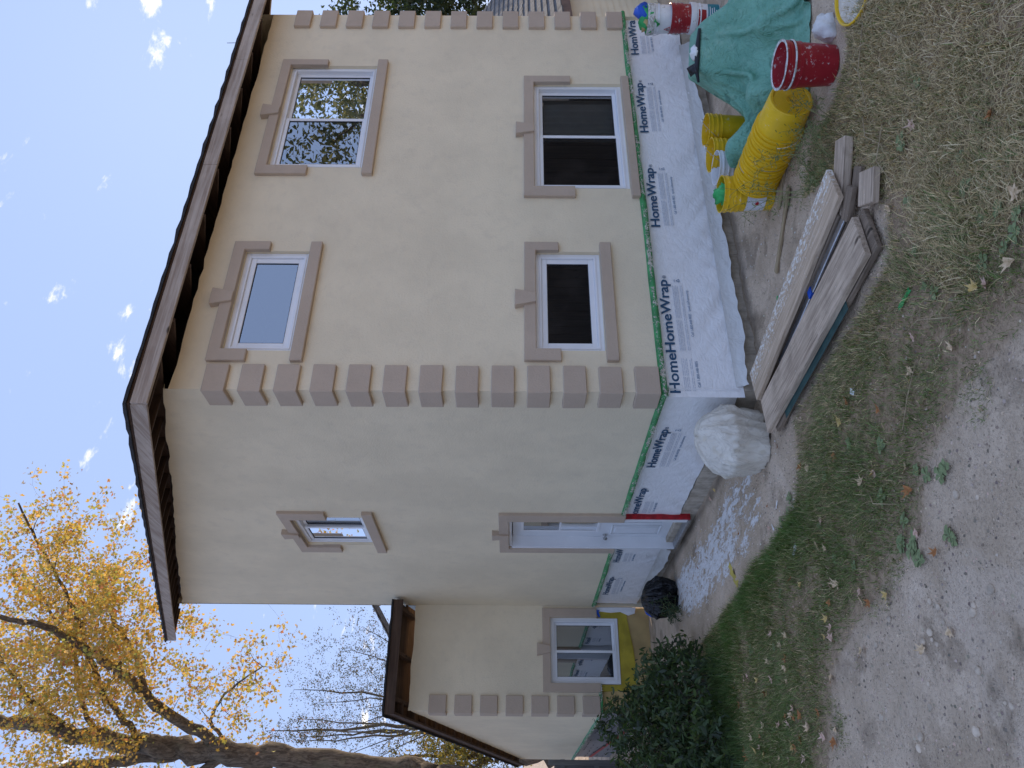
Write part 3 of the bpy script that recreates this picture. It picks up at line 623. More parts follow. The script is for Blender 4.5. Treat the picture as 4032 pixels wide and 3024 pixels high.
# ------------------------------------------------------------------ roofs
zr = lambda y: 5.255 + 0.343 * (y + 0.3)
def slab(name, mat, poly, zf, t0, t1, parent, wob=0.0, seed=0, step=.14):
    pts = []
    for (x0, y0), (x1, y1) in zip(poly, poly[1:] + poly[:1]):
        L = math.hypot(x1 - x0, y1 - y0); n = max(1, int(L / step)); nx, ny = (y1 - y0) / L, -(x1 - x0) / L
        for i in range(n):
            t = i / n; w = wob * (nz(x0 + x1 * t + i * .37, y0 + y1 * t, 2.3) + (.5 if i % 2 else -.5)); pts.append((x0 + (x1 - x0) * t + nx * w, y0 + (y1 - y0) * t + ny * w, w))
    n = len(pts); m = MB(); vs = [(x, y, zf(y) + t0) for x, y, w in pts] + [(x, y, zf(y) + t1 + w * .6) for x, y, w in pts]
    m.add(vs, [tuple(range(n)), tuple(range(n, 2 * n))] + [(i, (i + 1) % n, n + (i + 1) % n, n + i) for i in range(n)]); return m.build(name, mat, parent)
RX0, RX1, RY0, RY1 = -.30, 5.78, -.30, 7.85
roof = slab('roof', 'rafter_wood_x', [(RX0 + .004, RY0 + .004), (RX1, RY0 + .004), (RX1, RY1), (RX0 + .004, RY1)], zr, 0.002, 0.022, house, step=50)
roof['label'] = 'low sloping main roof with bare rafters and dark shingle edge'
slab('shingle_layer', 'shingle_black', [(RX0 - .02, RY0 - .025), (RX1 + .03, RY0 - .025), (RX1 + .03, RY1 + .03), (RX0 - .02, RY1 + .03)], zr, .0235, .05, roof, wob=.013)
def fascia(x0, x1, y0, y1, h, zf, mat, parent, t=.032, axis='x', nm='fascia_board'):
    m = MB()
    if axis == 'x': m.hexa([(x0, y0, zf(y0) - h), (x1, y0, zf(y0) - h), (x1, y0 + t, zf(y0) - h), (x0, y0 + t, zf(y0) - h), (x0, y0, zf(y0) - .001), (x1, y0, zf(y0) - .001), (x1, y0 + t, zf(y0) - .001), (x0, y0 + t, zf(y0) - .001)])
    else: m.hexa([(x0, y0, zf(y0) - h), (x0 + t, y0, zf(y0) - h), (x0 + t, y1, zf(y1) - h), (x0, y1, zf(y1) - h), (x0, y0, zf(y0) - .001), (x0 + t, y0, zf(y0) - .001), (x0 + t, y1, zf(y1) - .001), (x0, y1, zf(y1) - .001)])
    return m.build(nm, mat, parent, bevel=.003)
for x0, x1 in ((-.296, 2.42), (2.423, 4.06), (4.063, 5.77)): fascia(x0, x1, RY0, 0, .138, zr, 'fascia_wood_x', roof)
for y0, y1 in ((-.266, 2.2), (2.203, 5.05), (5.053, 7.84)): fascia(RX0 + .003, 0, y0, y1, .138, zr, 'fascia_wood_y', roof, axis='y')
fascia(RX1 - .04, 0, -.266, 7.84, .138, zr, 'fascia_wood_y', roof, axis='y')
def rafter(x, y0, y1, h, zf, parent, w=.04):
    m = MB(); a, b = x - w / 2, x + w / 2
    m.hexa([(a, y0, zf(y0) - h), (b, y0, zf(y0) - h), (b, y1, zf(y1) - h), (a, y1, zf(y1) - h), (a, y0, zf(y0)), (b, y0, zf(y0)), (b, y1, zf(y1)), (a, y1, zf(y1))]); return m.build('rafter', 'rafter_wood_y', parent, bevel=.003)
for i in range(9): rafter(.55 + i * .61, -.267, .55, .165, zr, roof)
rafter(.14, -.267, 6.7, .15, zr, roof)
def lookout(y, x0, x1, h, zf, parent, w=.04):
    m = MB(); z = zf(y); m.hexa([(x0, y - w / 2, zf(y - w / 2) - h), (x1, y - w / 2, zf(y - w / 2) - h), (x1, y + w / 2, zf(y + w / 2) - h), (x0, y + w / 2, zf(y + w / 2) - h), (x0, y - w / 2, zf(y - w / 2)), (x1, y - w / 2, zf(y - w / 2)), (x1, y + w / 2, zf(y + w / 2)), (x0, y + w / 2, zf(y + w / 2))])
    return m.build('lookout', 'rafter_wood_x', parent, bevel=.003)
for i in range(19): lookout(-.12 + i * .415, -.265, .12, .135, zr, roof)
m = MB(); m.tube([(4.35, -.30, 5.29), (4.36, -.29, 5.41)], .004, 6); m.build('nail', 'wire_metal', roof)
zp = lambda y: 3.985 - 0.27 * (y - 6.25)
proof = slab('roof', 'rafter_wood_x', [(-1.655, 6.254), (-.004, 6.254), (-.004, 6.71), (.036, 6.72), (.036, 13.6), (-1.655, 13.6)], zp, .002, .02, house, step=50)
proof['label'] = 'small rear wing roof falling away behind'
slab('shingle_layer', 'shingle_black', [(-1.69, 6.225), (-.002, 6.225), (-.002, 13.6), (-1.69, 13.6)], zp, .0215, .045, proof, wob=.01)
fascia(-1.655, -.006, 6.25, 0, .125, zp, 'rafter_wood_x', proof, nm='fascia_board'); fascia(-1.652, 0, 6.284, 13.6, .12, zp, 'rafter_wood_y', proof, axis='y')
for x in (-.14, -.80, -1.44): rafter(x, 6.283, 6.9, .12, zp, proof, .05)
for i in range(15): lookout(6.6 + i * .46, -1.62, -1.45, .11, zp, proof)
# near-black sheets added inside the attic keep the open eaves dark
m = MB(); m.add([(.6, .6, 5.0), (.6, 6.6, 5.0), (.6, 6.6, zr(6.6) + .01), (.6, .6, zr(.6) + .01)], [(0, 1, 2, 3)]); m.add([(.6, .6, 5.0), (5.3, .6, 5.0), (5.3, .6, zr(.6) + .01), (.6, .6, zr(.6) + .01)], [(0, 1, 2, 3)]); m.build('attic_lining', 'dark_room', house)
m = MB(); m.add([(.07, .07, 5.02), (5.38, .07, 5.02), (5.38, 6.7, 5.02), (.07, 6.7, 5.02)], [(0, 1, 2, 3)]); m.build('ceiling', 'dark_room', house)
# ================================================================== GROUND
def inpoly(x, y, poly):
    r = np.zeros(np.shape(x), bool); n = len(poly)
    for i in range(n):
        x0, y0 = poly[i]; x1, y1 = poly[(i + 1) % n]
        c = ((y0 > y) != (y1 > y)) & (x < (x1 - x0) * (y - y0) / ((y1 - y0) if y1 != y0 else 1e-9) + x0); r ^= c
    return r
def dpoly(x, y, poly):   # distance to polygon outline
    d = np.full(np.shape(x), 1e9); n = len(poly)
    for i in range(n):
        ax, ay = poly[i]; bx, by = poly[(i + 1) % n]; vx, vy = bx - ax, by - ay
        t = np.clip(((x - ax) * vx + (y - ay) * vy) / (vx * vx + vy * vy + 1e-12), 0, 1); d = np.minimum(d, np.hypot(x - ax - t * vx, y - ay - t * vy))
    return d
def vnoise(x, y, s, seed=0):   # smooth value noise, vectorised
    x = np.asarray(x) * s + 57.3 + seed * 13.1; y = np.asarray(y) * s + 91.7 + seed * 7.7; xi = np.floor(x).astype(int); yi = np.floor(y).astype(int); fx = x - xi; fy = y - yi
    fx = fx * fx * (3 - 2 * fx); fy = fy * fy * (3 - 2 * fy)
    h = lambda a, b: ((np.sin(a * 127.1 + b * 311.7 + seed * 3.3) * 43758.5453) % 1.0)
    return (h(xi, yi) * (1 - fx) + h(xi + 1, yi) * fx) * (1 - fy) + (h(xi, yi + 1) * (1 - fx) + h(xi + 1, yi + 1) * fx) * fy
def fbm(x, y, s, seed=0, o=4):
    r = 0; a = 1; t = 0
    for i in range(o): r = r + a * vnoise(x, y, s * 2 ** i, seed + i); t += a; a *= .5
    return r / t
LAWN = [(-1.40, -4.6), (-1.43, -3.0), (-1.42, -2.5), (-1.6, -1.99), (-1.89, -1.76), (-1.99, -1.29), (-2.12, -.73), (-2.29, -.21), (-2.85, .2), (-4.6, .75), (-6.5, 2.5), (-6.5, 6.2), (-2.2, 6.2), (-1.3, 3.4), (-1.24, 2.39), (-1.217, 1.8), (-1.12, 1.0), (-1.16, .52), (-1.09, -.12), (-.80, -.36), (-.46, -.45), (-.44, -2.2), (-.2, -2.36), (.3, -2.3), (.62, -1.9), (.85, -1.45), (1.12, -1.75), (1.02, -2.15), (1.12, -2.5), (1.5, -2.66), (2.6, -3.2), (1.6, -5.0)]
DRIVE_EDGE = LAWN[:10] + LAWN[9:0:-1]
PAINTP = [(-1.12, -.25), (-1.1, .6), (-1.18, 1.6), (-1.22, 2.6), (-1.1, 3.6), (-.8, 4.6), (-.02, 5.6), (-.02, .3), (-.5, .0), (-.75, -.35)]
def ground_z(x, y):
    z = .012 * (fbm(x, y, 1.1, 3) - .5) * 2 + .006 * (fbm(x, y, 6, 5) - .5) * 2
    dr = 1 - inpoly(x, y, LAWN).astype(float); near = np.exp(-((x + 1.2) ** 2 + (y + 1.0) ** 2) / 60)
    z = z + (.006 + .014 * dr) * (fbm(x, y, 10, 8, 4) - .5) * 2
    # tyre track pressed into the drive
    ux, uy = .93, -.36; cx, cy = -1.95, -2.82
    s = (x - cx) * ux + (y - cy) * uy; t = -(x - cx) * uy + (y - cy) * ux
    tr = np.clip(1 - (t / .13) ** 2, 0, 1) * np.clip(1 - ((s + .02) / .62) ** 4, 0, 1); z = z - tr * (.010 + .008 * np.sin(s * 60 + np.abs(t) * 26))
    return z * near
def axis_lines(lo, hi, f0, f1, fine, coarse):
    a = list(np.arange(f0, f1 + 1e-6, fine)); g = fine; v = f1
    while v < hi: g *= 1.35; v += min(g, coarse); a.append(v)
    g = fine; v = f0
    while v > lo: g *= 1.35; v -= min(g, coarse); a.insert(0, v)
    return np.array(a)
gx = axis_lines(-160, 160, -3.6, 2.2, .026, 30); gy = axis_lines(-160, 160, -4.0, 3.2, .026, 30)
XX, YY = np.meshgrid(gx, gy, indexing='ij'); ZZ = ground_z(XX, YY)
nx_, ny_ = XX.shape; idx = np.arange(nx_ * ny_).reshape(nx_, ny_)
qf = np.stack([idx[:-1, :-1], idx[1:, :-1], idx[1:, 1:], idx[:-1, 1:]], -1).reshape(-1, 4)
inp = inpoly(XX, YY, PAINTP); dp = dpoly(XX, YY, PAINTP); wallp = np.clip(1.2 - np.abs(XX + .25) * .55, 0, 1)
paint = np.where(inp, np.clip(.3 + dp * 2.2, 0, 1) * (.5 + .55 * wallp), 0) * (.36 + 1.0 * fbm(XX, YY, 2.2, 21))
far = np.clip((YY - .4) / .8, 0, 1); paint = paint * (.62 + .38 * far)
pr = np.clip(1 - np.abs(YY + .55) / .75, 0, 1) * np.clip((XX - .15) / .25, 0, 1) * np.clip((5.2 - XX) / .5, 0, 1); paint = np.maximum(paint, pr * .52)
pr2 = np.clip(1 - np.hypot(XX - 1.5, YY + 2.45) / .8, 0, 1); paint = np.maximum(paint, pr2 * .6)
paint = np.maximum(paint, .12 * (fbm(XX, YY, .9, 31) > .52))
lawn = inpoly(XX, YY, LAWN); dl = dpoly(XX, YY, LAWN); drive = np.where(lawn, np.clip(.25 - dl * 1.2, 0, 1), np.clip(.6 + dl * 3, 0, 1))
wall_foot_dark = np.clip(1 - np.abs(XX - .035) / .10, 0, 1) * ((YY > .5) & (YY < 6.6)) + np.clip(1 - np.abs(YY - .03) / .10, 0, 1) * ((XX > .4) & (XX < 5.3)) * .7  # darker ground strip along the foot of both walls
wall_foot_dark = np.clip(wall_foot_dark * (.2 + 1.3 * fbm(XX, YY, 3, 41)), 0, 1)
gcol = np.stack([np.clip(paint, 0, 1), drive, wall_foot_dark], -1).reshape(-1, 3)
ground = raw('ground', np.stack([XX, YY, ZZ], -1).reshape(-1, 3), qf, 'ground_soil', {'mask': gcol}, smooth=True); ground['kind'] = 'structure'

# ------------------------------------------------------------------ grass (nobody could count it)
PLANKZ = [(-.47, -.1), (.22, -.02), (.52, -2.12), (-.38, -2.28)]
def blades(n, poly, bbox, dens, hfun, colf, wid=(.0022, .0045), lie=.5, seed=1):
    g = np.random.default_rng(seed); x = g.uniform(bbox[0], bbox[1], n); y = g.uniform(bbox[2], bbox[3], n)
    k = inpoly(x, y, poly) & (g.random(n) < dens(x, y)) & ~inpoly(x, y, PLANKZ); x, y = x[k], y[k]; n = len(x)
    z = ground_z(x, y) - .004; h = hfun(x, y) * g.uniform(.5, 1.35, n); az = g.uniform(0, 2 * np.pi, n); cmb = fbm(x, y, 2.2, 51) * 8; az = np.where(g.random(n) < .55, cmb + g.normal(0, .5, n), az)
    ln = np.clip(g.normal(lie, .33, n), .05, 1.5); w = g.uniform(*wid, n); d = np.stack([np.cos(az), np.sin(az)], -1); s = np.stack([-np.sin(az + g.normal(0, .6, n)), np.cos(az)], -1)
    b = np.stack([x, y, z], -1)
    def pt(t, sw):
        r = h * t; hor = r * np.sin(ln * (.45 + .75 * t)); ver = np.maximum(r * np.cos(ln * (.45 + .75 * t)), .004 * t); p = b.copy(); p[:, :2] += d * hor[:, None] + s * (w * sw)[:, None]; p[:, 2] += ver; return p
    V = np.stack([pt(0, -.5), pt(0, .5), pt(.55, .42), pt(.55, -.42), pt(1.0, 0)], 1).reshape(-1, 3)
    o = np.arange(n)[:, None] * 5; F = np.concatenate([o + [0, 1, 2], o + [0, 2, 3], o + [3, 2, 4]], 1).reshape(-1, 3)
    c = colf(x, y, g); c = np.repeat(c, 5, 0); return V, F, c
def pick(cols, g, n, wts): 
    i = g.choice(len(cols), n, p=np.array(wts) / sum(wts)); return np.array(cols)[i]
def strawness(x, y): return np.clip(.20 + .80 / (1 + np.exp(-(1.5 * (x + .62) - .5 * (y + 2.0)) * 2.6)) + .5 * (fbm(x, y, 2.0, 61) - .5), .06, .95)
def lawn_col(x, y, g):
    n = len(x); st = strawness(x, y)[:, None]; green = pick([(.155, .225, .05), (.20, .27, .07), (.24, .30, .10), (.11, .175, .04), (.30, .32, .13)], g, n, [3, 3, 2, 2, 1])
    dry = pick([(.68, .53, .28), (.54, .41, .215), (.78, .64, .37), (.38, .33, .15), (.42, .29, .15)], g, n, [3, 3, 2, 2, 1]); m = (g.random((n, 1)) < st * .8); c = np.where(m, dry, green); return c * g.uniform(.5, 1.4, (n, 1))
def lawn_dens(x, y):
    d = dpoly(x, y, DRIVE_EDGE); near_drive = np.clip(d / .30, .10, 1); patch = np.clip((fbm(x, y, 2.6, 71) - .28) * 4.5, .28, 1); return near_drive * patch
def lawn_h(x, y):
    lush = np.exp(-((x + 1.28) ** 2 / .12 + (y - .75) ** 2 / 2.0)); return .045 + .035 * fbm(x, y, 3, 81) + .055 * lush + .03 * np.clip((y - 1.5) / 2, 0, 1)
V1, F1, C1 = blades(460000, LAWN, (-3.7, 2.2, -4.2, 3.2), lawn_dens, lawn_h, lawn_col, lie=.85, seed=2)
V2, F2, C2 = blades(70000, LAWN, (-5.0, -1.1, .5, 6.2), lambda x, y: np.clip((fbm(x, y, 2.0, 71) - .22) * 3.5, .15, .9), lambda x, y: .05 + .04 * fbm(x, y, 2, 3), lawn_col, wid=(.0035, .006), lie=.8, seed=3)
LUSH = [(-1.0, -.2), (-1.08, .5), (-1.12, 1.2), (-1.2, 1.9), (-1.25, 2.5), (-1.75, 2.4), (-1.5, .9), (-1.25, -.3)]
V3, F3, C3 = blades(36000, LUSH, (-1.8, -1.0, -.3, 2.5), lambda x, y: np.clip(dpoly(x, y, LUSH) / .16, .05, .9) * np.clip((fbm(x, y, 3.1, 23) - .25) * 3, .1, 1), lambda x, y: (.055 + .06 * fbm(x, y, 3, 9)) * np.clip(.45 + dpoly(x, y, LUSH) / .25, .4, 1), lambda x, y, g: pick([(.125, .225, .045), (.16, .27, .055), (.10, .175, .038), (.22, .29, .08)], g, len(x), [3, 3, 2, 1]) * g.uniform(.8, 1.2, (len(x), 1)), wid=(.003, .005), lie=.55, seed=4)
STRAW = [(-1.35, -4.2), (-1.15, -2.6), (-.1, -2.5), (.7, -2.25), (1.0, -2.55), (2.2, -3.2), (1.2, -4.4)]
V4, F4, C4 = blades(46000, STRAW, (-1, 2.2, -4.4, -2.2), lambda x, y: .2 + .8 * fbm(x, y, 2, 5), lambda x, y: np.full_like(x, .115), lambda x, y, g: pick([(.72, .57, .31), (.58, .44, .23), (.82, .68, .42), (.44, .34, .17)], g, len(x), [3, 3, 2, 2]) * g.uniform(.8, 1.15, (len(x), 1)), wid=(.0026, .005), lie=1.38, seed=6)
TUFT = [(-2.9, -3.4), (-1.3, -3.8), (-1.3, 0.4), (-3.2, .3)]
V5, F5, C5 = blades(60000, TUFT, (-3.2, -1.3, -3.8, .4), lambda x, y: np.clip((fbm(x, y, 2.6, 17) - .42 - .30 * np.clip(dpoly(x, y, DRIVE_EDGE) / .55, 0, 1)) * 5, 0, .9), lambda x, y: np.full_like(x, .04), lawn_col, lie=.9, seed=8)
off = 0; VV = []; FF = []; CC = []
for v, f, c in ((V1, F1, C1), (V2, F2, C2), (V3, F3, C3), (V4, F4, C4), (V5, F5, C5)): VV.append(v); FF.append(f + off); CC.append(c); off += len(v)
grass = raw('lawn_grass', np.concatenate(VV), np.concatenate(FF), 'grass_blade', {'Col': np.concatenate(CC)})
props(grass, 'patchy green and straw-dry lawn grass between drive and house', 'grass', kind='stuff')

# ------------------------------------------------------------------ gravel on the drive
def pebbles(n, bbox, dens, smin, smax, seed):
    g = np.random.default_rng(seed); x = g.uniform(bbox[0], bbox[1], n); y = g.uniform(bbox[2], bbox[3], n); k = g.random(n) < dens(x, y); x, y = x[k], y[k]; n = len(x)
    s = smin + (smax - smin) * g.random(n) ** 3.5; base = np.array([(1, 0, 0), (0, 1, 0), (-1, 0, 0), (0, -1, 0), (0, 0, 1), (.55, .55, .6), (-.55, .5, .55)]) 
    base = np.array([(1, 0, -.2), (.3, .95, -.2), (-.8, .6, -.2), (-.8, -.6, -.2), (.3, -.95, -.2), (.45, .25, .62), (-.4, .3, .66), (-.1, -.45, .6)])
    V = base[None] * g.uniform(.65, 1.2, (n, 8, 1)); a = g.uniform(0, 6.28, n); ca, sa = np.cos(a)[:, None], np.sin(a)[:, None]
    V = np.stack([V[..., 0] * ca - V[..., 1] * sa, V[..., 0] * sa + V[..., 1] * ca, V[..., 2] * g.uniform(.5, 1, (n, 1))], -1) * s[:, None, None]; V += np.stack([x, y, ground_z(x, y) + s * .1], -1)[:, None]
    T = np.array([(0, 1, 5), (1, 6, 5), (1, 2, 6), (2, 3, 6), (3, 7, 6), (3, 4, 7), (4, 5, 7), (4, 0, 5), (5, 6, 7)]); F = (np.arange(n)[:, None, None] * 8 + T).reshape(-1, 3)
    c = g.uniform(.18, .75, (n, 1)) * np.array([[1.1, .88, .67]]) * g.uniform(.93, 1.07, (n, 3)); return V.reshape(-1, 3), F, np.repeat(c, 8, 0)
ld = lambda x, y: np.where(inpoly(x, y, LAWN), .12, .35 + .65 * fbm(x, y, 1.3, 91))
v, f, c = pebbles(30000, (-3.8, .2, -4.1, .8), ld, .0016, .012, 12)
grav = raw('gravel', v, f, 'grass_blade', {'Col': c}); props(grav, 'fine grey gravel scattered over the bare dirt drive', 'gravel', kind='stuff')
v, f, c = pebbles(9000, (-1.2, 2.2, -2.6, 5), lambda x, y: np.where(inpoly(x, y, PAINTP) | ((x > .2) & (y > -1.7) & (y < 0)), .8, 0), .002, .011, 14)
c = c * 1.0 + .25 * (np.repeat(np.random.default_rng(4).random((len(c) // 8, 1)) > .45, 8, 0)) 
deb = raw('plaster_debris', v, f, 'grass_blade', {'Col': np.clip(c, 0, .75)}); props(deb, 'crumbs of plaster and grit strewn along the house walls', 'debris', kind='stuff')
# single stones lying on the drive
def stone(x, y, s, i):
    g = random.Random(i); bm = bmesh.new(); bmesh.ops.create_icosphere(bm, subdivisions=2, radius=s)
    for v_ in bm.verts: v_.co = v_.co * (1 + .28 * mnoise.noise(v_.co / s * .9 + Vector((i * 3.1, 0, 0)))); v_.co.z *= .62
    me = bpy.data.meshes.new('stone'); bm.to_mesh(me); bm.free(); me.materials.append(MATS['stone_grey']); o = link(bpy.data.objects.new('stone', me)); o.location = (x, y, float(ground_z(x, y)) + s * .2); o.rotation_euler = (0, 0, g.random() * 6)
    return props(o, 'small grey stone lying loose on the dirt drive', 'stone', 'stones on the drive')
# ================================================================== CLUTTER BY THE WALL
TOCAM = math.atan2(-0.69, -0.72)
def bucket_meshes(rt_, rb, h, root, mat, rim_mat=None, ribs=True, rings=True, fill=None, n=40, rib=.0075):
    r = lambda z: rb + (rt_ - rb) * (z / h)
    pr = [(0, .006), (rb * .82, .006), (rb * .86, .0), (rb - .006, 0), (rb, .006), (r(h * .3), h * .3)]
    if ribs:
        for z in (h * .66, h * .76, h * .88): pr += [(r(z), z), (r(z) + rib * .93, z + .002), (r(z) + rib, z + .012), (r(z) + .002, z + .015)]
    pr += [(rt_, h - .012), (rt_ + .006, h - .010), (rt_ + .007, h - .002), (rt_ + .003, h), (rt_ - .003, h - .001), (rt_ - .004, h - .01), (rb - .004, .012), (0, .012)]
    m = MB(); m.lathe(pr, n); b = m.build('bucket_body', mat, root, smooth=True, auto=35)
    if rings:
        m = MB()
        for q in (.012, .024, .036): m.lathe([(q - .003, .0065), (q - .002, .0025), (q + .002, .0025), (q + .003, .0065)], 22)
        m.lathe([(rb * .80, .0065), (rb * .82, .002), (rb * .84, .0065)], n); b2 = m.build('bottom_rings', mat, b, smooth=True, auto=35); b2['kind'] = 'stuff'
    if rim_mat:
        m = MB(); m.lathe([(r(h * .8) + .001, h * .8), (r(h * .8) + .010, h * .82), (rt_ + .011, h * .97), (rt_ + .008, h + .003), (rt_ - .004, h + .002), (rt_ - .006, h * .9)], n); m.build('bucket_rim', rim_mat, root, smooth=True, auto=40)
    if fill: m = MB(); z = fill[0]; m.lathe([(r(z) - .005, z), (r(z) * .6, z + .002), (0, z + .001)], n); m.build('bucket_contents', fill[1], root, smooth=True)
    return b
def handle(root, rt_, h, tilt, grip=True, side=0.0, mat='wire_metal'):
    pts = []; z0 = h * .80; A = R(side)
    for i in range(17):
        a = math.pi * i / 16; x = (rt_ + .012) * math.cos(a); y = (rt_ * .96 + .012) * math.sin(a); ct, st = math.cos(tilt), math.sin(tilt)
        p = Vector((x, y * ct, z0 + y * st)); pts.append(Matrix.Rotation(A, 3, 'Z') @ p)
    m = MB(); m.tube(pts, .0022, 6); hd = m.build('handle', mat, root, smooth=True)
    if grip:
        m = MB(); m.tube([pts[7] * 1.0, pts[8], pts[9]], .0075, 8); m.build('handle_grip', 'grip_white', hd, smooth=True, auto=40)
    return hd
def bucket(loc, rt_, rb, h, mat, label, rot=(0, 0, 0), rim_mat=None, fill=None, group=None, name='bucket', rib=.0075):
    e = empty(name, loc, label, 'bucket', group, rot); bucket_meshes(rt_, rb, h, e, mat, rim_mat, fill=fill, rib=rib); return e
# red bucket in front of the tarp
rb_ = bucket((1.27, -2.287, 0), .155, .132, .365, 'bucket_red', 'splattered red bucket of milky water standing before the green tarp', rim_mat=None, fill=(.275, 'liquid_white'))
m = MB(); m.lathe([(.148, .362), (.157, .3665), (.164, .3665), (.166, .360)], 40); m.build('plaster_ring', 'bucket_rim_dirty', rb_, smooth=True)
m = MB(); m.lathe([(.1565, .292), (.1645, .294), (.165, .302), (.158, .305)], 40); m.build('plaster_ring', 'bucket_rim_dirty', rb_, smooth=True)
# row of nested yellow buckets lying on their side
A0 = Vector((1.30, -1.99, .180)); A1 = Vector((1.425, -1.08, .176)); ax = (A1 - A0).normalized(); q = ax.to_track_quat('Z', 'Y').to_euler()
order = ['with its bare bottom facing the red bucket', 'second from the red bucket', 'in the middle of the nest', 'second from the open mouth', 'at the open mouth of the nest']
for i in range(5):
    p = A0 + ax * (i * .132 + .0)
    e = bucket(p, .176, .157, .39, 'bucket_yellow', 'yellow bucket lying sideways in the nested row, ' + order[i], rot=(q.x, q.y, q.z + .0), group='nested yellow buckets', rib=.015)
    e.rotation_mode = 'QUATERNION'; e.rotation_quaternion = ax.to_track_quat('Z', 'Y') @ Euler((0, 0, R(25 * i))).to_quaternion()
    if i < 4: handle(e, .176, .39, R(-8 + 4 * i), grip=i in (0, 2, 3), side=(190, 150, 205, 60)[i] - 25 * i, mat='grip_white' if i in (0,) else 'wire_metal')
m = MB()
# standing yellow bucket with label
def cyl_patch(root, c, r, a0, a1, z0, z1, mat, name, rr=None, n=14):
    m = MB(); vs = []; rr = rr or r
    for i in range(n + 1):
        a = a0 + (a1 - a0) * i / n; vs += [(r * math.cos(a), r * math.sin(a), z0), (rr * math.cos(a), rr * math.sin(a), z1)]
    m.add(vs, [(2 * i, 2 * i + 2, 2 * i + 3, 2 * i + 1) for i in range(n)]); return m.build(name, mat, root, smooth=True)
sb = bucket((1.43, -.92, 0), .150, .132, .43, 'bucket_yellow', 'yellow bucket standing upright with a white label and green film inside', group=None)
cyl_patch(sb, None, .1375, TOCAM - 1.25, TOCAM + 1.25, .075, .235, 'label_white', 'paper_label', rr=.1445)
m = MB(); lf = [(0, 1), (.2, .55), (.55, .7), (.48, .2), (.95, .15), (.55, -.2), (.4, -.5), (.08, -.4), (0, -.8), (-.08, -.4), (-.4, -.5), (-.55, -.2), (-.95, .15), (-.48, .2), (-.55, .7), (-.2, .55)]
vs = []
for x, y in [(0, 0)] + lf: a = TOCAM - .55 + x * .17; zq = .145 + y * .026; rr_ = .139 + (zq - .075) * .044 + .0016; vs.append((rr_ * math.cos(a), rr_ * math.sin(a), zq))
m.add(vs, [(0, i, i % 16 + 1) for i in range(1, 17)]); m.build('leaf_mark', 'label_red', sb)
for k, (dx, wz) in enumerate(((.05, .21), (.05, .198), (-.2, .21))):
    cyl_patch(sb, None, .1465, TOCAM + dx + .25, TOCAM + dx + .85, wz - .0, wz + .006, 'print_grey', 'print_line', n=5)
def crumple(name, loc, size, mat, seed, sub=3, amp=.35, fr=2.2, flat=True, label=None, cat=None, parent=None, rot=0):
    bm = bmesh.new(); bmesh.ops.create_icosphere(bm, subdivisions=sub, radius=1)
    for v in bm.verts:
        p = v.co.copy(); q = p * fr + Vector((seed * 5.1, seed * 2.3, 0)); n = mnoise.noise(q) + .5 * mnoise.noise(q * 2.3); rd = 1 - abs(mnoise.noise(q * 1.4 + Vector((7, 1, 2)))) * 1.2
        v.co = p * (1 + amp * (n * .6 + rd * .5 - .25))
        if flat and v.co.z < -.1: v.co.z = -.1 + (v.co.z + .1) * .1
        v.co = Vector((v.co.x * size[0], v.co.y * size[1], (v.co.z + .1 if flat else v.co.z) * size[2]))
    me = bpy.data.meshes.new(name); bm.to_mesh(me); bm.free(); me.materials.append(MATS[mat]); me.polygons.foreach_set('use_smooth', [True] * len(me.polygons))
    o = link(bpy.data.objects.new(name, me)); o.location = loc; o.rotation_euler = (0, 0, rot); o.parent = parent; return props(o, label, cat)
crumple('green_film', (1.43, -.92, .38), (.075, .08, .075), 'green_scrap', 3, amp=1.3, fr=3.2, flat=False, label='crumpled green tape sticking out of the standing yellow bucket', cat='tape')
# pails behind
e = bucket((1.874, -.80, 0), .147, .130, .385, 'bucket_white', 'open white pail behind the tarp beside the standing yellow bucket')
e = bucket((2.13, -.72, 0), .150, .130, .385, 'bucket_yellow', 'open yellow bucket half hidden behind the tarp next to the white pail'); handle(e, .150, .385, R(62), side=200)
e = bucket((2.46, -.72, 0), .150, .130, .385, 'bucket_yellow', 'yellow bucket farthest back behind the tarp edge'); handle(e, .150, .385, R(55), side=200)
# stack of three pails at the end of the wall
SX, SY = 4.33, -.63; AC = math.atan2(CAM.y - SY, CAM.x - SX)
e = bucket((SX + .01, SY, 0), .150, .135, .315, 'bucket_white', 'white pail with teal label at the bottom of the pail stack', rim_mat='bucket_white', group='pails stacked by the wall end')
cyl_patch(e, None, .1425, AC - .2, AC + 1.3, .02, .14, 'label_teal', 'teal_label', rr=.1455); cyl_patch(e, None, .1425, AC - 1.3, AC - .35, .02, .14, 'label_teal', 'teal_label', rr=.1455)
for k in range(4): cyl_patch(e, None, .146, AC + .2, AC + .2 + (.7, .55, .62, .4)[k], .115 - k * .022, .123 - k * .022, 'label_white', 'print_line', n=6)
e = bucket((SX, SY - .005, .155), .150, .134, .375, 'bucket_red', 'dirty red pail in the middle of the pail stack', group='pails stacked by the wall end', rot=(R(.8), R(-1), 0)); handle(e, .150, .375, R(-62), grip=False, side=math.degrees(AC) - 90)
cyl_patch(e, None, .1415, AC - 1.1, AC - .45, .155, .205, 'label_red', 'red_label', rr=.1425)
def cyl_text(root, txt, size, r, amid, z, mat, w=None):
    text_mesh(txt, size, 'lettering', mat, root, lambda x, y, d: ((r + d) * math.cos(amid + x / r), (r + d) * math.sin(amid + x / r), z + y), width=w, depth=.0005)
cyl_text(e, 'HILTI', .04, .1437, AC - 1.05, .166, 'label_white', .075)
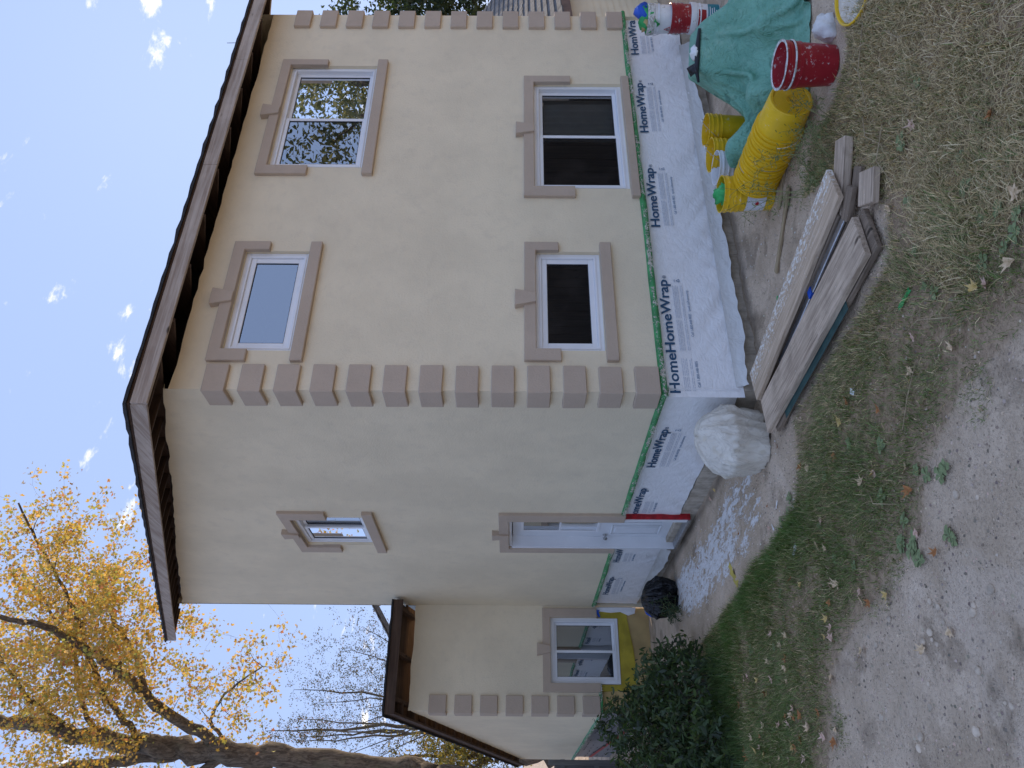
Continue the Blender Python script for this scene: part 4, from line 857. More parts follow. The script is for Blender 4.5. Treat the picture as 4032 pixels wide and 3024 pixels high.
wp = bucket((SX - .005, SY, .395), .151, .135, .375, 'bucket_white', 'white pail full of tape scraps on top of the pail stack', rim_mat='bucket_rim_dirty', group='pails stacked by the wall end', rot=(R(-1), R(1), 0)); handle(wp, .151, .375, R(-66), grip=False, side=math.degrees(AC) - 90)
m = MB(); a0 = AC - .75; r_ = .1445; T_ = lambda x, z: (r_ * math.cos(a0 + x / r_), r_ * math.sin(a0 + x / r_), z)
m.add([T_(-.034, .135), T_(.034, .135), T_(0, .20), T_(-.022, .141), T_(.022, .141), T_(0, .186)], [(0, 1, 4, 3), (1, 2, 5, 4), (2, 0, 3, 5)]); m.build('hazard_triangle', 'label_red', wp)
m = MB(); m.add([T_(-.010, .146), T_(-.004, .146), T_(-.002, .172), T_(-.008, .172)], [(0, 1, 2, 3)]); m.add([T_(.004, .146), T_(.010, .146), T_(.006, .170), T_(.0, .170)], [(0, 1, 2, 3)]); m.build('hazard_mark', 'print_black', wp)
cyl_text(wp, 'min', .06, .1455, AC - .62, .08, 'print_black')
crumple('tape_scraps', (SX, SY, .735), (.11, .11, .09), 'green_scrap', 5, amp=1.3, fr=3, flat=False, label='wadded green tape in the topmost stacked pail', cat='tape')
crumple('tape_scraps', (SX + .05, SY - .05, .80), (.09, .07, .10), 'blue_tape', 8, sub=2, amp=1.0, flat=False, label='wadded blue tape poking out of the topmost stacked pail', cat='tape')
crumple('paper_scraps', (SX - .05, SY + .02, .77), (.07, .08, .06), 'tan_board', 9, sub=2, amp=1.0, flat=False, label='torn brown paper in the topmost stacked pail', cat='paper')
e = bucket((4.85, -.28, 0), .148, .132, .37, 'bucket_white', 'dirty white pail against the wall behind the pail stack', rim_mat='bucket_rim_dirty')
# yellow lid with dried residue
tr = empty('plaster_tray', (1.345, -2.79, .004), 'round yellow rimmed tray filled with dried cream plaster, lying on the grass', 'tray', rot=(R(3), R(-4), 0))
m = MB(); m.lathe([(0, 0), (.205, 0), (.215, .008), (.218, .036), (.212, .04), (.204, .036), (.198, .012), (0, .01)], 48); m.build('lid_rim', 'bucket_yellow', tr, smooth=True, auto=35)
m = MB(); prf = [(0, .022), (.06, .020), (.11, .023), (.16, .019), (.19, .024), (.199, .02)]; m.lathe(prf, 48); o = m.build('dried_plaster', 'residue_cream', tr, smooth=True)
for v in o.data.vertices: v.co.z += .006 * mnoise.noise(v.co * 24)

# ------------------------------------------------------------------ green tarp draped over a heap
# the tarp is a flat sheet relaxed over the heap by a small position-based cloth solve
def tarp_support(x, y):
    e1 = np.array([.74, -.67]); e2 = np.array([.67, .74]); dx, dy = x - 2.665, y + 1.40     # long axis runs across the view
    a = dx * e1[0] + dy * e1[1]; b = dx * e2[0] + dy * e2[1]
    d = np.hypot(np.maximum(np.abs(a) - .17, 0), np.maximum(np.abs(b) - .19, 0)); h = .60 - np.clip(d - .02, 0, None) * (1.9 + .6 * np.sin(np.arctan2(b, a) * 3 + 1))
    for cx, cy, r_, z in ((1.98, -1.50, .13, .26), (2.3, -1.93, .12, .24), (1.80, -1.08, .16, .35), (2.8, -2.0, .14, .25), (3.2, -1.6, .15, .25)):
        dd = np.hypot(x - cx, y - cy); h = np.maximum(h, z - np.clip(dd - r_ * .5, 0, None) * 2.4)
    return np.maximum(h, 0.0)
def solve_tarp():
    g = np.random.default_rng(3); nu, nv, sp = 104, 78, .0262; e1 = np.array([.80, -.60]); e2 = np.array([.60, .80]); u = (np.arange(nu) - 45) * sp; v = (np.arange(nv) - 45) * sp
    U, Vv = np.meshgrid(u, v, indexing='ij'); ctr = np.array([2.50, -1.42]); X = np.zeros((nu, nv, 3)); X[..., 0] = ctr[0] + U * e1[0] + Vv * e2[0]; X[..., 1] = ctr[1] + U * e1[1] + Vv * e2[1]; X[..., :2] = ctr + (X[..., :2] - ctr) * .83; X[..., 2] = .66 + .10 * fbm(X[..., 0], X[..., 1], 5, 3); X += g.normal(0, .002, X.shape)
    return relax(X, sp, tarp_support, 190)
def relax(X, sp, support, steps, wall=None):
    P0 = X.copy(); dt = 1 / 60
    offs = [(1, 0, 1.0), (0, 1, 1.0), (1, 1, .5), (1, -1, .5), (2, 0, .10), (0, 2, .10)]
    def con(X, du, dv, k):
        L = sp * math.hypot(du, dv); n0, n1 = X.shape[:2]
        for par in (0, 1):
            if dv >= 0: A = X[:n0 - du, :n1 - dv]; B = X[du:, dv:]
            else: A = X[:n0 - du, -dv:]; B = X[du:, :n1 + dv]
            idx = (np.arange(A.shape[0]) // max(du, 1)) % 2 == par if du else (np.arange(A.shape[1]) // dv) % 2 == par
            sl = (idx,) if du else (slice(None), idx)
            a_, b_ = A[sl], B[sl]; d = b_ - a_; l = np.linalg.norm(d, axis=-1, keepdims=True) + 1e-9; c = d * ((l - L) / l * .5 * k); A[sl] = a_ + c; B[sl] = b_ - c
    for it in range(steps):
        vel = (X - P0) * .965; P0 = X.copy(); X = X + vel; X[..., 2] -= 9.8 * dt * dt * .8
        for q in range(7):
            for du, dv, k in offs: con(X, du, dv, k)
            H = support(X[..., 0], X[..., 1]) + .008; hit = X[..., 2] < H; pen = np.where(hit, H - X[..., 2], 0); X[..., 2] += np.minimum(pen, .03)
            X[..., 0:2] = np.where(hit[..., None], X[..., 0:2] * .45 + P0[..., 0:2] * .55, X[..., 0:2])
        if wall is not None: X[..., 0] = np.minimum(X[..., 0], wall)
    X[..., 2] = np.maximum(X[..., 2], .006); return X
TX = solve_tarp(); nu_, nv_ = TX.shape[:2]; ti = np.arange(nu_ * nv_).reshape(nu_, nv_)
tfc = np.stack([ti[:-1, :-1], ti[1:, :-1], ti[1:, 1:], ti[:-1, 1:]], -1); iu, iv = np.meshgrid(np.arange(nu_ - 1), np.arange(nv_ - 1), indexing='ij'); tfc = tfc[(iu + iv) > 17]   # one corner is torn off
tarp = raw('tarp', TX.reshape(-1, 3), tfc.reshape(-1, 4), 'tarp_green', smooth=True)
sm = tarp.modifiers.new('smooth', 'SUBSURF'); sm.levels = 1; sm.render_levels = 1
md = tarp.modifiers.new('thick', 'SOLIDIFY'); md.thickness = .003; md.offset = 1
props(tarp, 'faded green tarp draped in folds over a heap beside the wall', 'tarp')
# things lying on the tarp
st = MB(); st.tube([(2.62, -1.66, .618), (2.54, -1.57, .622), (2.45, -1.49, .622), (2.37, -1.42, .622), (2.31, -1.36, .60)], [.012, .020, .022, .018, .010], 8); o = st.build('rubber_strap', 'print_black', None, smooth=True); props(o, 'black rubber strap lying across the top of the tarp', 'strap')
m = MB(); m.add([(2.42, -1.47, .64), (2.50, -1.38, .665), (2.38, -1.36, .66), (2.34, -1.44, .63), (2.43, -1.41, .70)], [(0, 1, 4), (1, 2, 4), (2, 3, 4), (3, 0, 4), (0, 1, 2, 3)]); o = m.build('plastic_scrap', 'black_plastic'); props(o, 'folded black plastic scrap on top of the tarp', 'scrap')
crumple('rag', (2.53, -1.49, .628), (.075, .05, .035), 'white_scrap', 4, amp=.7, label='small white rag on top of the tarp', cat='rag', rot=.7)
crumple('rag', (1.52, -2.40, 0), (.12, .075, .10), 'white_rag', 6, amp=.6, label='crumpled white rag on the ground beside the red bucket', cat='rag', rot=.3)

# ------------------------------------------------------------------ covered sack at the corner
def heap(name, c, rx, ry, h, mat, seed, folds, label, cat, lean=(0, 0), crease=.03, hem=0.0):
    n, k = 150, 46; vs = []
    for j in range(k + 1):
        t = j / k; rr_ = (math.sin(t * math.pi * .5)) ** .72 if t < .68 else (math.sin(.68 * math.pi * .5)) ** .72 * (1 - .26 * ((t - .68) / .32) ** 1.3); z = h * (1 - (1 - math.cos(t * math.pi * .5)) ** .95) if t < .999 else 0.0
        z = h * (1 - t ** 1.9)
        for i in range(n):
            a = 2 * math.pi * i / n; f = folds * t ** 1.8 * (.12 * abs(math.sin(a * 6.5 + 3 * nz(a, seed, .8))) + 1.1 * nz(math.cos(a) * 3, math.sin(a) * 3 + t * .6 + seed, 2.2)); d = 1 + f + .06 * nz(math.cos(a) * 2 + seed, math.sin(a) * 2 + t * 2, 1.3) + .025 * nz(math.cos(a) * 7 + seed, math.sin(a) * 7 + t * 7, 1.0) - .12 * (abs(nz(math.cos(a) * 1.9 + seed * 3, math.sin(a) * 1.9 + t * 2.6, 1.0)) - .25) - .05 * (abs(nz(math.cos(a) * 5 + seed, math.sin(a) * 5 + t * 6, 1.0)) - .25)
            q3 = Vector((math.cos(a) * 2.3 + seed, math.sin(a) * 2.3, t * 1.1)); rid = 1 - abs(mnoise.noise(q3 * 1.5)) * 2.4; rid2 = 1 - abs(mnoise.noise(q3 * 3.4 + Vector((3, 1, t * 2)))) * 2.4; d += crease * (rid + .6 * rid2) * min(1, .25 + t * 1.3) * 2.2 - crease
            if hem and t > .86: d += hem * ((t - .86) / .14) * (.3 + 1.4 * mnoise.noise(Vector((math.cos(a) * 2.5, math.sin(a) * 2.5, seed))))
            vs.append((c[0] + rx * rr_ * d * math.cos(a) + lean[0] * (1 - t), c[1] + ry * rr_ * d * math.sin(a) + lean[1] * (1 - t), max(.004, z * (1 + .05 * nz(a, t * 3 + seed, 1.2)))))
    fs = [(j * n + i, j * n + (i + 1) % n, (j + 1) * n + (i + 1) % n, (j + 1) * n + i) for j in range(k) for i in range(n)]
    o = MB().add(vs, fs).build(name, mat, None, smooth=True); return props(o, label, cat)
heap('covered_pail', (-.27, .37), .325, .335, .575, 'drop_cloth', 2.2, .16, 'round heap wrapped in grey-white plastic sheet at the house corner', 'sheet', lean=(.04, -.05), crease=.035, hem=.10)
bag = heap('garbage_bag', (-.42, 4.62), .27, .30, .44, 'black_plastic', 5.5, .34, 'shiny black garbage bag slumped against the wall near the shrub', 'garbage bag', crease=.06)
m = MB(); m.tube([(-.30, 4.93, .33), (-.42, 4.95, .37), (-.55, 4.90, .34), (-.62, 4.80, .30)], [.012, .02, .02, .012], 6); m.build('drawstring', 'blue_tape', bag, smooth=True)

# ------------------------------------------------------------------ planks
def plank(name, p0, p1, w, zt, th, mat, label, cat='plank', group=None, zt2=None, seed=0, warp=.004):
    p0, p1 = Vector(p0), Vector(p1); L = (p1 - p0).length; zt2 = zt if zt2 is None else zt2; n = max(4, int(L / .12)); m = MB(); vs = []
    for i in range(n + 1):
        x = -L / 2 + L * i / n; e = .006 * nz(i * .7, seed, 1.0); b = warp * nz(x * 2, seed, 1)
        for y, z in ((-w / 2 + e, -th), (w / 2 + e * .6, -th), (w / 2 - e, 0), (-w / 2 - e * .5, 0)): vs.append((x + (.012 * nz(y * 9 + seed, z * 30, 1) if i in (0, n) else 0), y, z + b))
    fs = [(i * 4 + k, (i + 1) * 4 + k, (i + 1) * 4 + (k + 1) % 4, i * 4 + (k + 1) % 4) for i in range(n) for k in range(4)] + [(0, 1, 2, 3), (n * 4, n * 4 + 3, n * 4 + 2, n * 4 + 1)]
    o = m.add(vs, fs).build(name, mat, None, bevel=.005); mid = (p0 + p1) / 2; o.location = (mid.x, mid.y, (zt + zt2) / 2); d = p1 - p0
    o.rotation_euler = (0, -math.atan2(zt2 - zt, L), math.atan2(d.y, d.x)); return props(o, label, cat, group)
GP = 'weathered planks piled beside the house corner'
plank('scaffold_plank', (.335, -2.105), (.045, -.05), .295, .135, .042, 'plank_painted', 'long weathered plank crusted with white paint, nearer the wall', group=GP, seed=1)
plank('scaffold_plank', (-.178, -2.175), (-.272, -.10), .315, .108, .045, 'plank_wood', 'long bare grey plank lying nearest the lawn', group=GP, seed=2)
plank('scaffold_plank', (-.165, -2.235), (-.285, -.17), .33, .056, .036, 'plank_dark', 'dark plank directly under the bare grey one', group=GP, seed=3)
simple('green_board', (0.028, 0.075, 0.070), .6, .3, 9, .2, 40)
plank('painted_board', (-.262, -1.74), (-.322, -.42), .30, .061, .004, 'green_board', 'thin dark green board edge under the bare grey plank', 'board', seed=4)
plank('scaffold_plank', (.26, -1.98), (.07, -.12), .22, .088, .036, 'plank_dark', 'dark plank under the paint-crusted one', group=GP, seed=5)
plank('scaffold_plank', (.22, -2.0), (.02, -.2), .26, .048, .038, 'plank_dark', 'lowest dark plank between the two long planks', group=GP, seed=6)
plank('metal_bar', (.12, -2.02), (-.03, -.55), .055, .072, .02, 'metal_grey', 'grey metal bar lying between the two long planks', 'bar', seed=7)
m = MB(); m.box(-.03, .03, -.033, .033, -.024, .003); o = m.build('blue_tape_wrap', 'blue_tape', None); o.location = (.052, -1.33, .0735); o.rotation_euler = (0, 0, R(95)); props(o, 'bit of blue tape wrapped round the metal bar', 'tape')
plank('plank_offcut', (.14, -2.40), (-.03, -2.28), .19, .075, .045, 'plank_wood', 'short grey plank end poking out in front of the pile', seed=8)
plank('plank_offcut', (.20, -2.21), (.08, -2.03), .085, .088, .04, 'plank_dark', 'narrow timber stub between the two plank ends', seed=9)
plank('plank_offcut', (.60, -2.24), (.20, -1.93), .15, .072, .06, 'plank_wood', 'thick grey timber sticking out beneath the paint-crusted plank', seed=10)
plank('plank_offcut', (.31, -2.27), (.16, -2.12), .10, .04, .036, 'plank_dark', 'small dark offcut on the ground under the timber ends', seed=12)
plank('wood_lath', (.735, -.73), (1.13, -1.30), .045, .03, .022, 'lath_wood', 'narrow pale wooden lath lying on the dirt', 'lath', seed=11)
plank('wood_lath', (1.16, -1.02), (1.52, -1.56), .05, .024, .02, 'lath_wood', 'pale wooden lath under the standing yellow bucket', 'lath', seed=13)

# ------------------------------------------------------------------ litter
def scrap(name, loc, L, w, mat, seed, label, cat='scrap', rot=0):
    n = 7; vs = []
    for i in range(n):
        x = -L / 2 + L * i / (n - 1)
        for k in range(4): y = -w / 2 + w * k / 3; vs.append((x + .1 * L * nz(seed + k, i, .9), y * (1 + .5 * nz(i * .8, seed, 1)), .008 + .45 * w * abs(nz(i * .7 + seed, k * .6, 1))))
    o = MB().add(vs, [(i * 4 + k, (i + 1) * 4 + k, (i + 1) * 4 + k + 1, i * 4 + k + 1) for i in range(n - 1) for k in range(3)]).build(name, mat, None, smooth=True); o.location = (*loc, float(ground_z(loc[0], loc[1]))); o.rotation_euler = (0, 0, rot); return props(o, label, cat)
scrap('paper_scrap', (-1.36, .04), .11, .04, 'white_scrap', 1, 'torn white paper scrap in the greenest strip of grass', 'paper', R(120))
scrap('paper_scrap', (-.835, -1.44), .06, .035, 'white_scrap', 2, 'tiny white scrap in the grass beside the planks', 'paper', R(40))
scrap('tape_scrap', (-.733, -2.268), .15, .03, 'green_scrap', 3, 'twisted strip of green tape lying in the lawn', 'tape', R(100))
scrap('yellow_film', (-1.0, 1.76), .32, .10, 'yellow_scrap', 4, 'larger crumpled yellow film strip on the painted dirt', 'film', R(35))
scrap('yellow_film', (-1.344, 2.13), .14, .06, 'yellow_scrap', 5, 'small yellow film scrap at the edge of the shrub', 'film', R(75))
for k, (x, y) in enumerate(((-1.022, .439), (-1.094, .251), (-.905, .235))): scrap('plaster_strip', (x, y), .075, .018, 'white_scrap', 10 + k, 'thin strip of white trim offcut on the painted dirt', 'offcut', R(30 + 50 * k))['group'] = 'trim offcuts on the painted dirt'
scrap('tape_scrap', (.55, -.62), .05, .03, 'green_scrap', 17, 'small green tape scrap on the dirt near the foundation', 'tape')
for k, (x, y) in enumerate([(-2.368, -1.582), (-2.403, -1.571), (-2.397, -1.501), (-2.432, -1.595), (-2.354, -1.732), (-2.593, -1.427), (-1.851, -2.164), (-1.923, -2.299), (-2.762, -1.842), (-2.802, -2.076), (-2.819, -1.229), (-2.514, -.96), (-2.286, -.948), (-2.701, -1.394), (-2.667, -.804), (-2.87, -1.166), (-2.375, -2.004), (-2.351, -2.027), (-2.228, -1.654), (-2.275, -1.719), (-2.328, -2.19), (-2.862, -1.757), (-2.841, -.465), (-2.1, -2.6), (-1.7, -2.9), (-2.5, -2.4), (-2.2, -1.2), (-2.62, -1.9)]): stone(x, y, rnd.uniform(.012, .026), k)
# fallen maple leaves: four curled shapes shared by all
LOBES = [(90, 1.0), (68, .42), (58, .62), (48, .50), (35, .92), (18, .42), (4, .55), (-18, .60), (-40, .30), (-88, .22), (-140, .30), (198, .60), (176, .55), (162, .42), (145, .92), (132, .50), (122, .62), (112, .42)]
def leaf_mesh(i, mat):
    r2 = random.Random(i); vs = [(0, 0, 0)]; cu = r2.uniform(.5, 1.5); ca = r2.uniform(0, 3.1)
    for ring_, sc in ((0, .5), (1, 1.0)):
        for a, l in LOBES: l2 = l if ring_ else min(l, .55); vs.append((math.cos(R(a)) * l2 * sc, math.sin(R(a)) * l2 * sc, 0))
    out = []
    for x, y, z in vs:
        u = x * math.cos(ca) + y * math.sin(ca); z = cu * .38 * u * u + .16 * mnoise.noise(Vector((x * 2.2, y * 2.2, i))) + .10 * (x * x + y * y); out.append((x * .06 * (1 - .12 * cu), y * .06, z * .06))
    n = len(LOBES); fs = [(0, 1 + k, 1 + (k + 1) % n) for k in range(n)] + [(1 + k, 1 + n + k, 1 + n + (k + 1) % n, 1 + (k + 1) % n) for k in range(n)]
    me = bpy.data.meshes.new('fallen_leaf'); me.from_pydata(out, [], fs); me.materials.append(MATS[mat]); me.polygons.foreach_set('use_smooth', [True] * len(me.polygons))
    return me
LM = [leaf_mesh(i, mt) for i, mt in enumerate(['leaf_tan', 'leaf_tan', 'leaf_rust', 'leaf_pinkish', 'leaf_tan', 'leaf_rust', 'leaf_yellow', 'leaf_pinkish'])]
def fallen(x, y, s, k, label, group):
    o = link(bpy.data.objects.new('maple_leaf', LM[k % len(LM)])); o.location = (x, y, float(ground_z(x, y)) + .022); o.scale = (s,) * 3; o.rotation_euler = (rnd.uniform(-.35, .35), rnd.uniform(-.35, .35), rnd.uniform(0, 6.28)); CLR = ['pale tan', 'pale tan', 'rust brown', 'pinkish', 'pale tan', 'rust brown', 'yellow', 'pinkish'][k % len(LM)]; props(o, label.replace('#', CLR), 'leaf', CLR + ' ' + group)
dl_ = [(-2.41, -1.775), (-2.022, -.919), (-2.058, -1.027), (-1.781, -.512), (-1.832, -.638), (-1.885, -.433), (-2.062, -.238), (-2.11, -.336), (-2.634, -.08), (-2.588, .183), (-2.698, -.042), (-2.655, .128), (-2.348, -.196), (-2.047, -1.884), (-2.074, -1.259), (-1.945, -.935), (-2.439, -1.497), (-2.276, -.784), (-2.499, .13), (-2.559, .403), (-2.568, .402), (-2.715, -.011), (-1.981, -.338), (-2.046, -.378), (-1.819, -.589)]
for k, (x, y) in enumerate(dl_): fallen(x, y, rnd.uniform(.75, 1.15), k, '# curled maple leaf on the bare drive edge', 'leaves on the drive edge')
gl_ = [(-1.88, -1.731), (-1.546, -1.816), (-1.655, -1.786), (-1.401, -1.457), (-1.41, -.291), (-1.548, -.559), (-1.487, -.425), (-.868, -.441), (-1.352, -.581), (-1.103, -2.121), (-.845, -1.352), (-.917, -1.188), (-1.418, -1.474), (-1.393, -1.279), (-.951, -.537), (-1.069, -1.024), (-.979, -2.245), (-1.228, -2.519), (-1.104, -1.7), (-1.099, -2.824), (-1.144, -2.894), (-1.154, -3.083), (-.175, -2.405), (-.499, -3.34), (.021, -2.828), (-.922, -3.257), (-1.524, .208), (-1.621, .033), (-1.422, .252)]
for k, (x, y) in enumerate(gl_): fallen(x, y, rnd.uniform(.7, 1.1), k + 3, '# maple leaf lying in the lawn grass', 'leaves in the lawn')
sl_ = [(-2.423, .736), (-2.422, .83), (-2.494, .801), (-2.455, 1.095), (-2.174, 1.279), (-1.99, 2.677), (-2.11, 2.572), (-2.397, 1.472), (-2.314, 2.362), (-2.478, 1.604), (-2.455, 1.036), (-2.368, .667), (-2.514, 2.174), (-2.184, 1.225), (-2.724, .943), (-2.729, 1.423), (-2.469, 1.864), (-2.144, 2.109), (-1.782, .871), (-1.886, .523)]
sl_ += [(rnd.uniform(-2.9, -1.9), rnd.uniform(.5, 2.6)) for _ in range(26)]
for k, (x, y) in enumerate(sl_): fallen(x, y, rnd.uniform(.7, 1.15), k + 1, '# maple leaf in the grass before the dark shrub', 'leaves before the shrub')
pl_ = [(-.514, -.05), (-.997, .504), (-1.084, .245), (-.831, .428), (-.03, 1.967), (-.05, 2.151), (-.291, 3.3), (-.6, 2.1), (-.75, 1.3), (-.35, 1.7), (-.2, 2.7), (-.5, 3.1)]
for k, (x, y) in enumerate(pl_): fallen(x, y, rnd.uniform(.5, .8), k + 2, 'small # leaf on the paint-splashed dirt strip', 'leaves on the painted dirt')
# ================================================================== TREES AND PLANTS
def tubes(polys, n):
    V = []; F = []; off = 0
    for pts, rad in polys:
        P_ = np.asarray(pts, float); m = len(P_); T = np.empty_like(P_); T[1:-1] = P_[2:] - P_[:-2]; T[0] = P_[1] - P_[0]; T[-1] = P_[-1] - P_[-2]; T /= np.linalg.norm(T, axis=1)[:, None] + 1e-9
        ref = np.array([.31, .77, .55]) if abs(T[0] @ np.array([.31, .77, .55])) < .9 else np.array([1., 0, 0]); A = ref - T * (T @ ref)[:, None]; A /= np.linalg.norm(A, axis=1)[:, None] + 1e-9; B = np.cross(T, A)
        a = np.arange(n) * 2 * np.pi / n; ring_ = P_[:, None] + (A[:, None] * np.cos(a)[None, :, None] + B[:, None] * np.sin(a)[None, :, None]) * np.asarray(rad)[:, None, None]
        V.append(ring_.reshape(-1, 3)); i = np.arange(m - 1)[:, None] * n; k = np.arange(n)[None]; k2 = (k + 1) % n
        F.append((np.stack([i + k, i + k2, i + n + k2, i + n + k], -1) + off).reshape(-1, 4)); off += m * n
    return np.concatenate(V), np.concatenate(F)
def smooth_poly(pts, rad, seg=5, jit=0.0, g=None):
    P_ = np.asarray(pts, float); out = []; rr_ = []; n = len(P_)
    for i in range(n - 1):
        p0, p1, p2, p3 = P_[max(i - 1, 0)], P_[i], P_[i + 1], P_[min(i + 2, n - 1)]
        for k in range(seg):
            t = k / seg; out.append(.5 * (2 * p1 + (p2 - p0) * t + (2 * p0 - 5 * p1 + 4 * p2 - p3) * t * t + (3 * p1 - p0 - 3 * p2 + p3) * t ** 3)); rr_.append(rad[i] * (1 - t) + rad[i + 1] * t)
    out.append(P_[-1]); rr_.append(rad[-1]); out = np.array(out)
    if jit and g is not None: out += g.normal(0, 1, out.shape) * (jit * np.minimum(1, np.array(rr_) * 8))[:, None]
    return out, np.array(rr_)
def colonize(polys, att, g, droop=.0, lmin=.12, rmax=.03, rmin=.004, wig=.12, curl=.25):
    NP = np.concatenate([p for p, r in polys]); NR = np.concatenate([r for p, r in polys]); out = []
    att = np.asarray(att); d0 = np.min(np.linalg.norm(att[:, None] - NP[None, ::3], axis=2), 1) if len(att) * len(NP) < 4e7 else g.random(len(att)); att = att[np.argsort(d0)]
    for a in att:
        d = np.linalg.norm(NP - a, axis=1) + np.where(NP[:, 2] > a[2] + .3, .6, 0); i = int(np.argmin(d)); p0 = NP[i]; L = np.linalg.norm(a - p0)
        if L < lmin: continue
        n = 5 if L > .8 else 4; r0 = min(NR[i] * .7, rmin + rmax * L * .25); t = np.linspace(0, 1, n)[:, None]; mid = g.normal(0, wig * L, 3); up_ = np.array([0, 0, curl * L])
        P_ = p0 + (a - p0) * t + (mid + up_) * (4 * t * (1 - t)) * .5 - np.array([0, 0, droop * L]) * t ** 2; rad = (r0 * (1 - t[:, 0] * .75)).clip(.0015); out.append((P_, rad)); NP = np.concatenate([NP, P_[1:]]); NR = np.concatenate([NR, rad[1:]])
    return out
MAPLE2D = np.array([(0, -.18), (.22, -.05), (.62, -.12), (.42, .18), (.92, .48), (.38, .50), (0, 1.05), (-.38, .50), (-.92, .48), (-.42, .18), (-.62, -.12), (-.22, -.05)])
OVAL2D = np.array([(0, -.9), (.33, -.35), (.36, .2), (0, 1.0), (-.36, .2), (-.33, -.35)])
LANCE2D = np.array([(0, -1), (.16, -.3), (.17, .3), (0, 1.0), (-.17, .3), (-.16, -.3)])
def leafcloud(pos, size, shape, cols, g, flat=.0, fold=.3):
    n = len(pos); k = len(shape); S = np.concatenate([np.zeros((1, 2)), shape]); m = k + 1; loc = np.zeros((n, m, 3)); loc[:, :, 0] = S[None, :, 0]; loc[:, :, 1] = S[None, :, 1]
    loc[:, :, 2] = fold * (np.abs(S[None, :, 0]) * g.normal(.4, .6, (n, 1)) - (S[None, :, 1] ** 2) * g.normal(.25, .3, (n, 1))); loc *= (size * g.uniform(.6, 1.25, n))[:, None, None]
    q = g.normal(0, 1, (n, 4)); q /= np.linalg.norm(q, axis=1)[:, None]; w, x, y, z = q.T
    Rm = np.stack([np.stack([1 - 2 * (y * y + z * z), 2 * (x * y - z * w), 2 * (x * z + y * w)], -1), np.stack([2 * (x * y + z * w), 1 - 2 * (x * x + z * z), 2 * (y * z - x * w)], -1), np.stack([2 * (x * z - y * w), 2 * (y * z + x * w), 1 - 2 * (x * x + y * y)], -1)], 1)
    V = np.einsum('nij,nmj->nmi', Rm, loc); V[:, :, 2] *= (1 - flat); V += pos[:, None]; i = np.arange(k); T = np.stack([np.zeros(k, int), 1 + i, 1 + (i + 1) % k], -1); F = (np.arange(n)[:, None, None] * m + T).reshape(-1, 3)
    return V.reshape(-1, 3), F, np.repeat(cols, m, 0)
def along(twigs, per, g, spread, start=.35):
    out = []
    for P_, r in twigs:
        k = g.poisson(per); 
        if k == 0: continue
        t = start + (1 - start) * g.random(k) ** .7; s = t * (len(P_) - 1); i = np.minimum(s.astype(int), len(P_) - 2); f = (s - i)[:, None]; out.append(P_[i] * (1 - f) + P_[i + 1] * f + g.normal(0, spread, (k, 3)))
    return np.concatenate(out)
def tree(name, base, limbs, att, leaf, label, seed, bark='maple_bark', group=None, per=20, size=.07, shape=MAPLE2D, cols=None, wts=None, spread=.10, rmax=.03, rmin=.004, leafmat='leaf', start=.3, curl=.2, category='tree', trunk_name='trunk', crown='crown', wig=.12, sides=(10, 4), leaf_flat=0, limb_jit=.05, droop=0, lmin=.12):
    g = np.random.default_rng(seed); e = empty(name, base, label, category, group); inv = np.array(base, float)
    polys = [smooth_poly(p, r, 6, limb_jit, g) for p, r in limbs]; v, f = tubes(polys, sides[0]); o = raw(trunk_name, v - inv, f, bark, parent=e, smooth=True); o.update_tag() if trunk_name != 'stems' else o.__setitem__('kind', 'stuff')
    tw = colonize(polys, att, g, rmax=rmax, rmin=rmin, curl=curl, wig=wig, droop=droop, lmin=lmin); v, f = tubes(tw, sides[1]); t = raw('branches', v - inv, f, bark, parent=e, smooth=True); t['kind'] = 'stuff'
    if per > 0:
        p = along(tw, per, g, spread, start); c = pick(cols, g, len(p), wts) * g.uniform(.75, 1.2, (len(p), 1)); v, f, c = leafcloud(p, size, shape, c, g, leaf_flat); raw(crown, v - inv, f, leafmat, {'Col': c}, parent=e)['kind'] = 'stuff'
    return e, tw
